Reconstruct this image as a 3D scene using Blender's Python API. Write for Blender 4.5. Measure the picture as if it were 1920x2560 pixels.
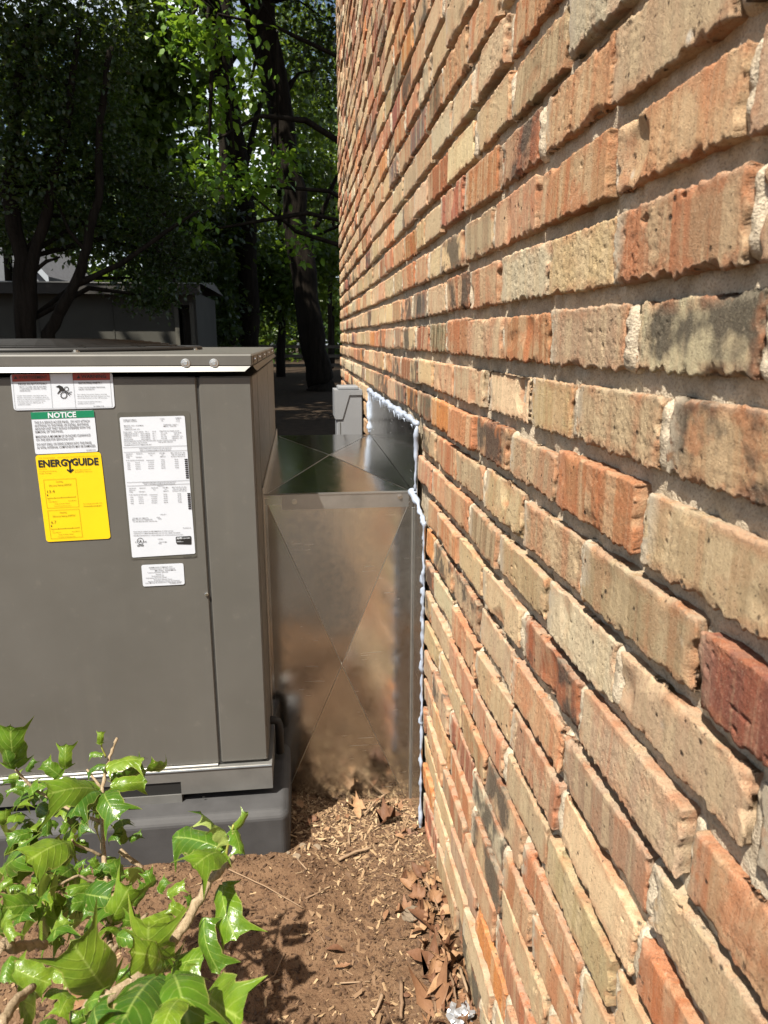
import bpy, math, random
import numpy as np
from mathutils import Matrix, Vector

random.seed(7); RNG = np.random.default_rng(7)
SC = bpy.context.scene
for o in list(bpy.data.objects): bpy.data.objects.remove(o)

# ------------------------------------------------------------------ camera
CAMX, CAMZ = -0.285, 1.2
F_PX, IW, IH = 1774.0, 1920.0, 2560.0
VP = (746.0, 847.0)                     # where the wall's long lines meet
_f = np.array([VP[0]-IW/2, IH/2-VP[1], F_PX]); _f /= np.linalg.norm(_f)
_u = np.array([0, F_PX, -(IH/2-VP[1])]); _u /= np.linalg.norm(_u)
_r = np.cross(_f, _u); _r *= np.sign(_r[0])
AX = np.stack([_r, _f, _u])             # world x, y, z in camera right/up/forward
CAM = np.array([CAMX, 0.0, CAMZ])
cam = bpy.data.cameras.new('camera'); camo = bpy.data.objects.new('camera', cam)
SC.collection.objects.link(camo); SC.camera = camo
cam.sensor_fit = 'VERTICAL'; cam.sensor_height = 36.0; cam.sensor_width = 27.0
cam.lens = 36.0*F_PX/IH; cam.clip_start = 0.02; cam.clip_end = 600
cam.dof.use_dof = True; cam.dof.focus_distance = 1.45; cam.dof.aperture_fstop = 16.0
mw = Matrix.Identity(4)
for i in range(3):
    mw[i][0] = AX[i,0]; mw[i][1] = AX[i,1]; mw[i][2] = -AX[i,2]; mw[i][3] = CAM[i]
camo.matrix_world = mw
SC.render.resolution_x = 768; SC.render.resolution_y = 1024

# ------------------------------------------------------------------ light
SUN = Vector((0.335, 0.40, -0.855)).normalized()      # direction the light travels
W = bpy.data.worlds.new('World'); SC.world = W; W.use_nodes = True
wn = W.node_tree.nodes; wl = W.node_tree.links
sky = wn.new('ShaderNodeTexSky'); sky.sky_type = 'NISHITA'; sky.sun_disc = False
sky.sun_elevation = math.asin(-SUN.z); sky.sun_rotation = math.atan2(-SUN.x, -SUN.y)
sky.air_density = 1.0; sky.dust_density = 2.0
wn['Background'].inputs['Strength'].default_value = 0.05
# drifting cumulus over the whole sky
tcn = wn.new('ShaderNodeTexCoord'); mpn = wn.new('ShaderNodeMapping'); mpn.inputs['Scale'].default_value = (1, 1, 2.2)
nzn = wn.new('ShaderNodeTexNoise'); nzn.inputs['Scale'].default_value = 3.2; nzn.inputs['Detail'].default_value = 6
crn = wn.new('ShaderNodeValToRGB'); crn.color_ramp.elements[0].position = 0.47; crn.color_ramp.elements[1].position = 0.62
mxn = wn.new('ShaderNodeMix'); mxn.data_type = 'RGBA'; mxn.inputs[7].default_value = (11.0, 11.8, 12.6, 1)
wl.new(tcn.outputs['Generated'], mpn.inputs[0]); wl.new(mpn.outputs[0], nzn.inputs['Vector']); wl.new(nzn.outputs['Fac'], crn.inputs[0])
wl.new(crn.outputs[0], mxn.inputs[0]); wl.new(sky.outputs[0], mxn.inputs[6]); wl.new(mxn.outputs[2], wn['Background'].inputs['Color'])
sl = bpy.data.lights.new('sun', 'SUN'); sl.energy = 5.0; sl.angle = math.radians(0.53); sl.color = (1.0, 0.925, 0.80)
so = bpy.data.objects.new('sun', sl); SC.collection.objects.link(so)
so.rotation_euler = SUN.to_track_quat('-Z', 'Y').to_euler(); so.location = (-6, -8, 16)
SC.view_settings.view_transform = 'Standard'; SC.view_settings.look = 'None'
SC.view_settings.exposure = 1.2; SC.view_settings.gamma = 1.0
SC.cycles.max_bounces = 6; SC.cycles.diffuse_bounces = 2; SC.cycles.glossy_bounces = 4; SC.cycles.transmission_bounces = 2

# ------------------------------------------------------------------ pixel helpers (photo pixels, 1920 x 2560)
def ray(px, py): return AX @ np.array([px-IW/2, IH/2-py, F_PX])
def at(px, py, Y): r = ray(px, py); return Vector(CAM + r*(Y/r[1]))
def atz(px, py, z): r = ray(px, py); return Vector(CAM + r*((z-CAMZ)/r[2]))
def atwall(px, py, X=0.0): r = ray(px, py); return Vector(CAM + r*((X-CAMX)/r[0]))
def proj(P):
    c = (np.atleast_2d(P)-CAM) @ AX
    return IW/2+F_PX*c[:,0]/c[:,2], IH/2-F_PX*c[:,1]/c[:,2], c[:,2]

# ------------------------------------------------------------------ noise
def _h(ix, iy, iz):
    n = (ix*374761393 + iy*668265263 + iz*2147483647) & 0xFFFFFFFF
    n = ((n ^ (n >> 13))*1274126177) & 0xFFFFFFFF
    n = ((n ^ (n >> 16))*2246822519) & 0xFFFFFFFF
    return ((n ^ (n >> 15)) & 0xFFFF)/65535.0
def vnoise(p):
    p = np.asarray(p, float); i = np.floor(p).astype(np.int64); f = p-i; f = f*f*(3-2*f)
    x, y, z = i[:,0], i[:,1], i[:,2]; out = 0
    for dx in (0,1):
        for dy in (0,1):
            for dz in (0,1):
                w = (f[:,0] if dx else 1-f[:,0])*(f[:,1] if dy else 1-f[:,1])*(f[:,2] if dz else 1-f[:,2])
                out = out + w*_h(x+dx, y+dy, z+dz)
    return out
def fbm(p, o=3):
    a, s, t = 0, 0.5, 0
    p = np.asarray(p, float)
    for k in range(o): a = a+s*vnoise(p*(2**k)+17.3*k); t += s; s *= 0.5
    return a/t

# ------------------------------------------------------------------ object helpers
def link(o): SC.collection.objects.link(o); return o
def tag(o, label=None, cat=None, group=None, kind=None):
    if label: o['label'] = label
    if cat: o['category'] = cat
    if group: o['group'] = group
    if kind: o['kind'] = kind
    return o
def empty(name, loc=(0,0,0)):
    o = bpy.data.objects.new(name, None); o.location = loc; o.empty_display_size = 0.1
    return link(o)
def np_mesh(name, V, quads=None, tris=None, smooth=True, attrs=None):
    V = np.asarray(V, np.float32)
    me = bpy.data.meshes.new(name)
    me.vertices.add(len(V)); me.vertices.foreach_set('co', V.ravel())
    nq = 0 if quads is None else len(quads); nt = 0 if tris is None else len(tris)
    idx = []
    if nq: idx.append(np.asarray(quads, np.int32).ravel())
    if nt: idx.append(np.asarray(tris, np.int32).ravel())
    idx = np.concatenate(idx)
    me.loops.add(len(idx)); me.loops.foreach_set('vertex_index', idx)
    me.polygons.add(nq+nt)
    st = np.concatenate([np.arange(nq)*4, nq*4+np.arange(nt)*3]).astype(np.int32)
    me.polygons.foreach_set('loop_start', st)
    me.polygons.foreach_set('use_smooth', np.full(nq+nt, smooth))
    if attrs:
        for k, a in attrs.items():
            a = np.asarray(a, np.float32)
            if a.ndim == 1:
                at_ = me.attributes.new(k, 'FLOAT', 'POINT'); at_.data.foreach_set('value', a)
            else:
                if a.shape[1] == 3: a = np.concatenate([a, np.ones((len(a),1), np.float32)], 1)
                at_ = me.attributes.new(k, 'FLOAT_COLOR', 'POINT'); at_.data.foreach_set('color', a.ravel())
    me.update(calc_edges=True); me.validate()
    return me
def mobj(name, me, mat, parent=None):
    o = bpy.data.objects.new(name, me)
    if mat is not None and not me.materials: me.materials.append(mat)
    link(o)
    if parent is not None: o.parent = parent
    return o

class MB:
    """collects simple shapes in world coordinates, build() links ONE mesh"""
    def __init__(s): s.v = []; s.f = []
    def add(s, vs, fs):
        b = len(s.v); s.v += [tuple(v) for v in vs]; s.f += [tuple(b+i for i in f) for f in fs]; return s
    def box(s, x0, x1, y0, y1, z0, z1, bev=0.0):
        if bev <= 0:
            vs = [(x,y,z) for x in (x0,x1) for y in (y0,y1) for z in (z0,z1)]
            return s.add(vs, [(0,1,3,2),(4,6,7,5),(0,4,5,1),(2,3,7,6),(0,2,6,4),(1,5,7,3)])
        b = bev; lo = (x0,y0,z0); hi = (x1,y1,z1); vs = []; idx = {}
        for cx in (0,1):
            for cy in (0,1):
                for cz in (0,1):
                    c = [hi[i] if k else lo[i] for i, k in enumerate((cx,cy,cz))]
                    sg = [-1 if k else 1 for k in (cx,cy,cz)]
                    for ax in range(3):
                        p = [c[i]+(0 if i == ax else sg[i]*b) for i in range(3)]
                        idx[(cx,cy,cz,ax)] = len(vs); vs.append(p)
        fs = []
        R = [(0,0),(1,0),(1,1),(0,1)]
        for ax in range(3):
            o1, o2 = [i for i in range(3) if i != ax]
            for k in (0,1):
                q = []
                for a, c in R:
                    key = [0,0,0]; key[ax] = k; key[o1] = a; key[o2] = c; q.append(idx[(*key, ax)])
                fs.append(q)
        for ax in range(3):                   # edges along ax
            o1, o2 = [i for i in range(3) if i != ax]
            for a in (0,1):
                for c in (0,1):
                    k0 = [0,0,0]; k0[o1] = a; k0[o2] = c; k1 = list(k0); k1[ax] = 1
                    fs.append([idx[(*k0,o1)], idx[(*k1,o1)], idx[(*k1,o2)], idx[(*k0,o2)]])
        for cx in (0,1):
            for cy in (0,1):
                for cz in (0,1): fs.append([idx[(cx,cy,cz,i)] for i in range(3)])
        return s.add(vs, fs)
    def tube(s, pts, rad, n=8, caps=True):
        pts = [Vector(p) for p in pts]
        if not hasattr(rad, '__len__'): rad = [rad]*len(pts)
        rings = []; prev = None
        for i, p in enumerate(pts):
            d = (pts[min(i+1, len(pts)-1)]-pts[max(i-1, 0)]).normalized()
            if prev is None:
                a = d.orthogonal().normalized()
            else:
                a = (prev-d*prev.dot(d))
                a = a.normalized() if a.length > 1e-6 else d.orthogonal().normalized()
            prev = a; b = d.cross(a)
            rings.append([p+(a*math.cos(t)+b*math.sin(t))*rad[i] for t in [2*math.pi*k/n for k in range(n)]])
        vs = [v for r in rings for v in r]; fs = []
        for i in range(len(pts)-1):
            for k in range(n): fs.append((i*n+k, i*n+(k+1)%n, (i+1)*n+(k+1)%n, (i+1)*n+k))
        if caps: fs.append(tuple(range(n))[::-1]); fs.append(tuple((len(pts)-1)*n+k for k in range(n)))
        return s.add(vs, fs)
    def quad(s, a, b, c, d): return s.add([a,b,c,d], [(0,1,2,3)])
    def build(s, name, mat, parent=None, smooth=False, loc=None):
        me = bpy.data.meshes.new(name)
        vs = s.v
        if loc is not None: vs = [(v[0]-loc[0], v[1]-loc[1], v[2]-loc[2]) for v in vs]
        me.from_pydata([tuple(v) for v in vs], [], s.f)
        import bmesh
        bm = bmesh.new(); bm.from_mesh(me); bmesh.ops.recalc_face_normals(bm, faces=bm.faces); bm.to_mesh(me); bm.free()
        if smooth: me.polygons.foreach_set('use_smooth', [True]*len(me.polygons))
        o = mobj(name, me, mat, parent)
        if loc is not None: o.location = loc
        return o

# ------------------------------------------------------------------ materials
class NT:
    def __init__(s, name):
        s.m = bpy.data.materials.new(name); s.m.use_nodes = True; s.t = s.m.node_tree
        s.b = s.t.nodes['Principled BSDF']; s.out = s.t.nodes['Material Output']
    def n(s, t, **kw):
        d = s.t.nodes.new('ShaderNode'+t)
        for k, v in kw.items(): setattr(d, k, v)
        return d
    def l(s, a, b): s.t.links.new(a, b)
    def pos(s, scale=(1,1,1), obj=False):
        m = s.n('Mapping'); m.inputs['Scale'].default_value = scale
        if obj: c = s.n('TexCoord'); s.l(c.outputs['Object'], m.inputs['Vector'])
        else: c = s.n('NewGeometry'); s.l(c.outputs['Position'], m.inputs['Vector'])
        return m.outputs['Vector']
    def noise(s, scale, detail=4, vec=None, rough=0.55):
        d = s.n('TexNoise'); d.inputs['Scale'].default_value = scale; d.inputs['Detail'].default_value = detail
        d.inputs['Roughness'].default_value = rough
        if vec is not None: s.l(vec, d.inputs['Vector'])
        return d.outputs['Fac']
    def ramp(s, fac, stops):
        d = s.n('ValToRGB'); cr = d.color_ramp
        while len(cr.elements) < len(stops): cr.elements.new(0.5)
        for e, (p, c) in zip(cr.elements, stops):
            e.position = p; e.color = (c, c, c, 1) if not hasattr(c, '__len__') else (*c[:3], 1)
        s.l(fac, d.inputs['Fac']); return d.outputs['Color']
    def mix(s, fac, a, b, blend='MIX'):
        d = s.n('Mix', data_type='RGBA', blend_type=blend)
        for v, k in ((fac, 0), (a, 6), (b, 7)):
            if hasattr(v, 'links') or hasattr(v, 'is_output'): s.l(v, d.inputs[k])
            elif k == 0: d.inputs[0].default_value = v
            else: d.inputs[k].default_value = (*v[:3], 1)
        return d.outputs[2]
    def math(s, op, a, b=0.5):
        d = s.n('Math', operation=op)
        for v, k in ((a, 0), (b, 1)):
            if hasattr(v, 'is_output'): s.l(v, d.inputs[k])
            else: d.inputs[k].default_value = v
        return d.outputs[0]
    def attr(s, name, out='Color'):
        d = s.n('Attribute'); d.attribute_name = name; return d.outputs[out]
    def bump(s, h, strength=0.5, dist=0.002, prev=None):
        d = s.n('Bump'); d.inputs['Strength'].default_value = strength; d.inputs['Distance'].default_value = dist
        s.l(h, d.inputs['Height'])
        if prev is not None: s.l(prev, d.inputs['Normal'])
        return d.outputs['Normal']
    def set(s, col=None, rough=None, metal=None, normal=None, spec=None):
        for v, k in ((col, 'Base Color'), (rough, 'Roughness'), (metal, 'Metallic'), (normal, 'Normal'), (spec, 'Specular IOR Level')):
            if v is None: continue
            if hasattr(v, 'is_output'): s.l(v, s.b.inputs[k])
            elif k == 'Base Color': s.b.inputs[k].default_value = (*v[:3], 1)
            else: s.b.inputs[k].default_value = v
        return s.m

def plain(name, col, rough=0.5, metal=0.0, var=0.12, scale=30, bump=0.0, spec=None):
    t = NT(name); n = t.noise(scale, 5, t.pos())
    c = t.mix(t.ramp(n, [(0.3, 0), (0.7, 1)]), [x*(1-var) for x in col], [min(1, x*(1+var)) for x in col])
    nr = t.bump(t.noise(scale*6, 3, t.pos()), bump, 0.002) if bump else None
    return t.set(c, rough, metal, nr, spec)

def mat_brick():
    t = NT('old_brick'); base = t.attr('bcol'); edge = t.attr('edge', 'Fac'); sd = t.attr('bseed', 'Fac')
    p = t.pos()
    # shift the pattern per brick
    cmb = t.n('CombineXYZ'); t.l(t.math('MULTIPLY', sd, 37.0), cmb.inputs[0]); t.l(t.math('MULTIPLY', sd, 91.0), cmb.inputs[2])
    add = t.n('VectorMath', operation='ADD'); t.l(p, add.inputs[0]); t.l(cmb.outputs[0], add.inputs[1]); q = add.outputs[0]
    st = t.n('Mapping'); st.inputs['Scale'].default_value = (0.3, 1.0, 0.05); t.l(q, st.inputs['Vector'])
    band = t.noise(34, 3, st.outputs['Vector'], 0.55); streak = t.noise(150, 3, st.outputs['Vector'], 0.6)
    blot = t.noise(20, 4, q, 0.6); fine = t.noise(700, 4, q, 0.75); mid = t.noise(120, 4, q, 0.65)
    amt = t.attr('bred', 'Fac')
    c = t.mix(t.ramp(band, [(0.50, 0), (0.56, 0.8)]), base, t.mix(0.55, base, (0.52, 0.41, 0.26)))
    red = t.mix(0.55, base, (0.42, 0.115, 0.045))
    c = t.mix(t.math('MULTIPLY', t.ramp(band, [(0.39, 0.95), (0.44, 0)]), amt), c, red)
    c = t.mix(t.math('MULTIPLY', t.ramp(blot, [(0.52, 0), (0.60, 0.75)]), amt), c, red)
    c = t.mix(t.ramp(streak, [(0.34, 0.22), (0.46, 0)]), c, t.mix(0.5, c, (0.16, 0.10, 0.06)))
    c = t.mix(t.ramp(streak, [(0.55, 0), (0.68, 0.35)]), c, t.mix(0.5, c, (0.60, 0.50, 0.34)))
    dk = t.math('MULTIPLY', t.attr('bdark', 'Fac'), t.ramp(t.noise(11, 4, q, 0.6), [(0.46, 0), (0.54, 0.85)]))
    c = t.mix(dk, c, (0.055, 0.048, 0.042))
    core = t.math('MULTIPLY', edge, t.ramp(t.noise(30, 4, q, 0.6), [(0.42, 0), (0.58, 1)]))
    c = t.mix(t.math('MULTIPLY', core, 0.62), c, (0.37, 0.145, 0.068))
    c = t.mix(t.ramp(mid, [(0.30, 0.40), (0.46, 0)]), c, t.mix(0.62, c, (0.05, 0.04, 0.035)))
    c = t.mix(t.ramp(fine, [(0.55, 0), (0.72, 0.55)]), c, t.mix(0.5, c, (0.66, 0.56, 0.40)))
    c = t.mix(t.ramp(fine, [(0.30, 0.7), (0.44, 0)]), c, t.mix(0.7, c, (0.07, 0.045, 0.03)))
    pit = t.n('TexVoronoi'); pit.inputs['Scale'].default_value = 85; t.l(q, pit.inputs['Vector'])
    pm = t.math('MULTIPLY', t.ramp(pit.outputs['Distance'], [(0.10, 1), (0.26, 0)]), t.ramp(t.noise(45, 3, q), [(0.56, 0), (0.62, 1)]))
    c = t.mix(pm, c, (0.035, 0.025, 0.02))
    spk = t.noise(260, 3, q, 0.8)
    c = t.mix(t.math('MULTIPLY', t.ramp(spk, [(0.33, 0.9), (0.42, 0)]), t.ramp(t.noise(16, 3, q), [(0.35, 0.25), (0.6, 1)])), c, t.mix(0.8, c, (0.045, 0.03, 0.02)))
    c = t.mix(t.ramp(spk, [(0.60, 0), (0.70, 0.5)]), c, t.mix(0.6, c, (0.60, 0.50, 0.36)))
    mort = t.math('MULTIPLY', t.attr('smear', 'Fac'), t.ramp(t.noise(55, 4, q, 0.65), [(0.40, 0), (0.50, 1)]))
    c = t.mix(mort, c, (0.42, 0.36, 0.275))
    sp = t.n('TexVoronoi'); sp.inputs['Scale'].default_value = 22; t.l(q, sp.inputs['Vector'])
    wf = t.math('MULTIPLY', t.ramp(sp.outputs['Distance'], [(0.05, 0.8), (0.13, 0)]), t.ramp(t.noise(9, 2, q), [(0.60, 0), (0.66, 1)]))
    c = t.mix(wf, c, (0.62, 0.58, 0.50))
    nb = t.bump(mid, 0.30, 0.0025); nb = t.bump(spk, 0.8, 0.0022, nb); nb = t.bump(fine, 1.0, 0.0018, nb); nb = t.bump(streak, 0.25, 0.002, nb)
    nb = t.bump(t.math('SUBTRACT', 1.0, pm), 0.8, 0.003, nb)
    return t.set(c, 0.92, 0, nb, 0.15)
def mat_mortar():
    t = NT('mortar'); p = t.pos(); a = t.noise(60, 5, p, 0.65); b = t.noise(500, 3, p)
    c = t.mix(t.ramp(a, [(0.3, 0), (0.7, 1)]), (0.33, 0.275, 0.20), (0.53, 0.455, 0.35))
    c = t.mix(t.ramp(b, [(0.35, 0.5), (0.5, 0)]), c, (0.16, 0.13, 0.10))
    return t.set(c, 0.95, 0, t.bump(b, 0.8, 0.002, t.bump(a, 0.6, 0.006)), 0.1)
def mat_soil():
    t = NT('soil'); p = t.pos(); a = t.noise(9, 6, p, 0.7); b = t.noise(130, 5, p, 0.7); d = t.noise(2.2, 4, p)
    c = t.mix(t.ramp(a, [(0.3, 0), (0.7, 1)]), (0.098, 0.055, 0.032), (0.185, 0.115, 0.068))
    c = t.mix(t.ramp(b, [(0.55, 0), (0.72, 0.8)]), c, (0.19, 0.125, 0.075))
    c = t.mix(t.ramp(b, [(0.28, 0.8), (0.42, 0)]), c, (0.05, 0.03, 0.02))
    sp = t.n('TexVoronoi'); sp.inputs['Scale'].default_value = 160; t.l(p, sp.inputs['Vector'])
    c = t.mix(t.math('MULTIPLY', t.ramp(sp.outputs['Distance'], [(0.10, 1), (0.16, 0)]), t.ramp(t.noise(70, 2, p), [(0.55, 0), (0.62, 0.9)])), c, (0.30, 0.22, 0.13))
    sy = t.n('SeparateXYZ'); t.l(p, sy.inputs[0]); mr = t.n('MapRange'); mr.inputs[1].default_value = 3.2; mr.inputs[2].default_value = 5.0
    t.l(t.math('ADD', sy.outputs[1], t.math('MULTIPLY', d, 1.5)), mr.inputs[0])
    c = t.mix(mr.outputs[0], c, t.mix(t.ramp(a, [(0.35, 0), (0.65, 1)]), (0.022, 0.016, 0.011), (0.055, 0.038, 0.025)))  # dark forest litter away from the house, also painting the wood's shade
    return t.set(c, 0.95, 0, t.bump(b, 0.9, 0.008, t.bump(a, 0.4, 0.02)), 0.1)
def mat_paint():
    t = NT('grey_cabinet_paint'); p = t.pos(); a = t.noise(3.5, 4, p); b = t.noise(900, 2, p)
    c = t.mix(t.ramp(a, [(0.35, 0), (0.65, 1)]), (0.083, 0.081, 0.074), (0.095, 0.093, 0.086))
    dust = t.noise(26, 6, p, 0.7)
    c = t.mix(t.ramp(dust, [(0.60, 0), (0.80, 0.22)]), c, (0.22, 0.20, 0.17))
    ms = t.n('Mapping'); ms.inputs['Scale'].default_value = (1, 1, 0.04); t.l(p, ms.inputs['Vector'])
    c = t.mix(t.math('MULTIPLY', t.ramp(t.noise(38, 4, ms.outputs['Vector'], 0.6), [(0.52, 0), (0.75, 0.16)]), t.ramp(t.noise(2.5, 3, p), [(0.4, 0.1), (0.65, 1)])), c, (0.17, 0.16, 0.135))
    return t.set(c, t.ramp(dust, [(0.3, 0.38), (0.7, 0.5)]), 0, t.bump(b, 0.05, 0.0005, t.bump(a, 0.10, 0.02)), 0.5)
def mat_galv(name='galvanised_sheet', rough=0.13, col=(0.62, 0.62, 0.61)):
    t = NT(name); p = t.pos(); a = t.noise(5, 3, p); g = t.noise(60, 4, p, 0.7)
    s1 = t.n('Mapping'); s1.inputs['Scale'].default_value = (9, 9, 420); s1.inputs['Rotation'].default_value = (0.35, 0.45, 0); t.l(p, s1.inputs['Vector'])
    s2 = t.n('Mapping'); s2.inputs['Scale'].default_value = (340, 14, 3.0); t.l(p, s2.inputs['Vector'])
    sc1 = t.noise(1, 1, s1.outputs['Vector']); sc2 = t.noise(1, 2, s2.outputs['Vector'])
    scr = t.math('MULTIPLY', t.ramp(sc1, [(0.70, 0), (0.73, 1)]), t.ramp(t.noise(9, 3, p), [(0.54, 0), (0.62, 1)]))
    c = t.mix(t.ramp(a, [(0.3, 0), (0.7, 1)]), [x*0.88 for x in col], [x*1.08 for x in col])
    c = t.mix(t.math('MULTIPLY', scr, 0.7), c, (0.8, 0.8, 0.8))
    r = t.math('ADD', t.math('MULTIPLY', t.ramp(g, [(0.35, 0), (0.75, 1)]), 0.10), rough)
    r = t.math('ADD', r, t.math('MULTIPLY', scr, 0.3))
    nb = t.bump(a, 0.12, 0.010); nb = t.bump(sc2, 0.03, 0.0006, nb)
    return t.set(c, r, 1.0, nb)
def mat_leaf(name, cols, rough=0.45, trans=0.35, gloss=0.5, back=None):
    t = NT(name); v = t.attr('lv', 'Fac')
    c = t.ramp(v, [(i/(len(cols)-1), k) for i, k in enumerate(cols)])
    if back:
        g = t.n('NewGeometry'); c = t.mix(g.outputs['Backfacing'], c, t.mix(0.75, c, back))
    t.set(c, rough, 0, None, gloss)
    tr = t.n('BsdfTranslucent'); t.l(t.mix(0.4, c, (0.30, 0.42, 0.03), 'MIX'), tr.inputs['Color'])
    mx = t.n('MixShader'); mx.inputs[0].default_value = trans
    t.l(t.b.outputs[0], mx.inputs[1]); t.l(tr.outputs[0], mx.inputs[2]); t.l(mx.outputs[0], t.out.inputs['Surface'])
    return t.m
def mat_holly():
    t = NT('holly_leaf'); v = t.attr('lv', 'Fac'); n = t.noise(7, 4, t.pos(obj=True)); oi = t.n('ObjectInfo')
    c = t.ramp(t.math('ADD', t.math('MULTIPLY', n, 0.35), t.math('MULTIPLY', oi.outputs['Random'], 0.65)),
               [(0.1, (0.026, 0.075, 0.008)), (0.45, (0.068, 0.142, 0.010)), (0.8, (0.13, 0.20, 0.016))])
    sx = t.n('SeparateXYZ'); t.l(t.pos(obj=True), sx.inputs[0])
    ph = t.math('SUBTRACT', sx.outputs[0], t.math('MULTIPLY', t.math('ABSOLUTE', sx.outputs[1], 0), 0.8))
    vein = t.ramp(t.math('ADD', t.math('MULTIPLY', t.math('SINE', t.math('MULTIPLY', t.math('ADD', ph, t.math('MULTIPLY', n, 0.06)), 44.0), 0), 0.5), 0.5), [(0.90, 0), (0.99, 1)])
    c = t.mix(t.math('MULTIPLY', vein, 0.22), c, (0.26, 0.33, 0.07))
    rib = t.ramp(v, [(0.0, 1), (0.07, 0)])
    c = t.mix(t.math('MULTIPLY', rib, 0.55), c, (0.32, 0.40, 0.10))
    edge = t.ramp(v, [(0.93, 0), (1.0, 1)]); c = t.mix(t.math('MULTIPLY', edge, 0.5), c, (0.40, 0.36, 0.12))
    ofs = t.n('VectorMath', operation='ADD'); t.l(t.pos(obj=True), ofs.inputs[0]); cb = t.n('CombineXYZ'); t.l(t.math('MULTIPLY', oi.outputs['Random'], 173.0), cb.inputs[0]); t.l(t.math('MULTIPLY', oi.outputs['Random'], 61.0), cb.inputs[1]); t.l(cb.outputs[0], ofs.inputs[1])
    burn = t.math('MULTIPLY', t.ramp(t.noise(2.4, 4, ofs.outputs[0], 0.6), [(0.66, 0), (0.70, 0.8)]), t.ramp(v, [(0.2, 0.3), (0.9, 1)]))
    c = t.mix(t.ramp(t.noise(5, 4, ofs.outputs[0], 0.6), [(0.35, 0.55), (0.6, 0)]), c, t.mix(0.6, c, (0.02, 0.07, 0.008)))
    c = t.mix(burn, c, (0.45, 0.33, 0.18))
    g = t.n('NewGeometry'); c = t.mix(g.outputs['Backfacing'], c, t.mix(0.7, c, (0.30, 0.36, 0.10)))
    r = t.mix(g.outputs['Backfacing'], (0.27, 0.27, 0.27), (0.6, 0.6, 0.6))
    t.set(c, r, 0, t.bump(vein, 0.25, 0.01, t.bump(n, 0.14, 0.008)), 0.5)
    tr = t.n('BsdfTranslucent'); t.l(t.mix(0.5, c, (0.35, 0.5, 0.04)), tr.inputs['Color'])
    mx = t.n('MixShader'); mx.inputs[0].default_value = 0.18
    t.l(t.b.outputs[0], mx.inputs[1]); t.l(tr.outputs[0], mx.inputs[2]); t.l(mx.outputs[0], t.out.inputs['Surface'])
    return t.m
def mat_bark(name, a, b, scale=1.0):
    t = NT(name); m = t.n('Mapping'); m.inputs['Scale'].default_value = (14*scale, 14*scale, 2.2*scale); g = t.n('NewGeometry'); t.l(g.outputs['Position'], m.inputs['Vector'])
    n = t.noise(1, 6, m.outputs['Vector'], 0.7)
    return t.set(t.mix(t.ramp(n, [(0.35, 0), (0.65, 1)]), a, b), 0.95, 0, t.bump(n, 1.0, 0.04/scale), 0.1)
def mat_varied(name, cols, rough=0.8, trans=0.0):
    t = NT(name); c = t.ramp(t.attr('lv', 'Fac'), [(i/(len(cols)-1), k) for i, k in enumerate(cols)])
    n = t.noise(60, 4, t.pos()); c = t.mix(t.ramp(n, [(0.3, 0.4), (0.6, 0)]), c, t.mix(0.5, c, (0.06, 0.04, 0.03)))
    return t.set(c, rough, 0, t.bump(n, 0.5, 0.003), 0.2)
def mat_obrand(name, cols, rough=0.7, scale=50):
    t = NT(name); oi = t.n('ObjectInfo'); n = t.noise(scale, 4, t.pos(obj=True), 0.65)
    c = t.ramp(t.math('ADD', t.math('MULTIPLY', n, 0.4), t.math('MULTIPLY', oi.outputs['Random'], 0.6)), [(i/(len(cols)-1), k) for i, k in enumerate(cols)])
    return t.set(c, rough, 0, t.bump(n, 0.5, 0.004), 0.25)

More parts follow.
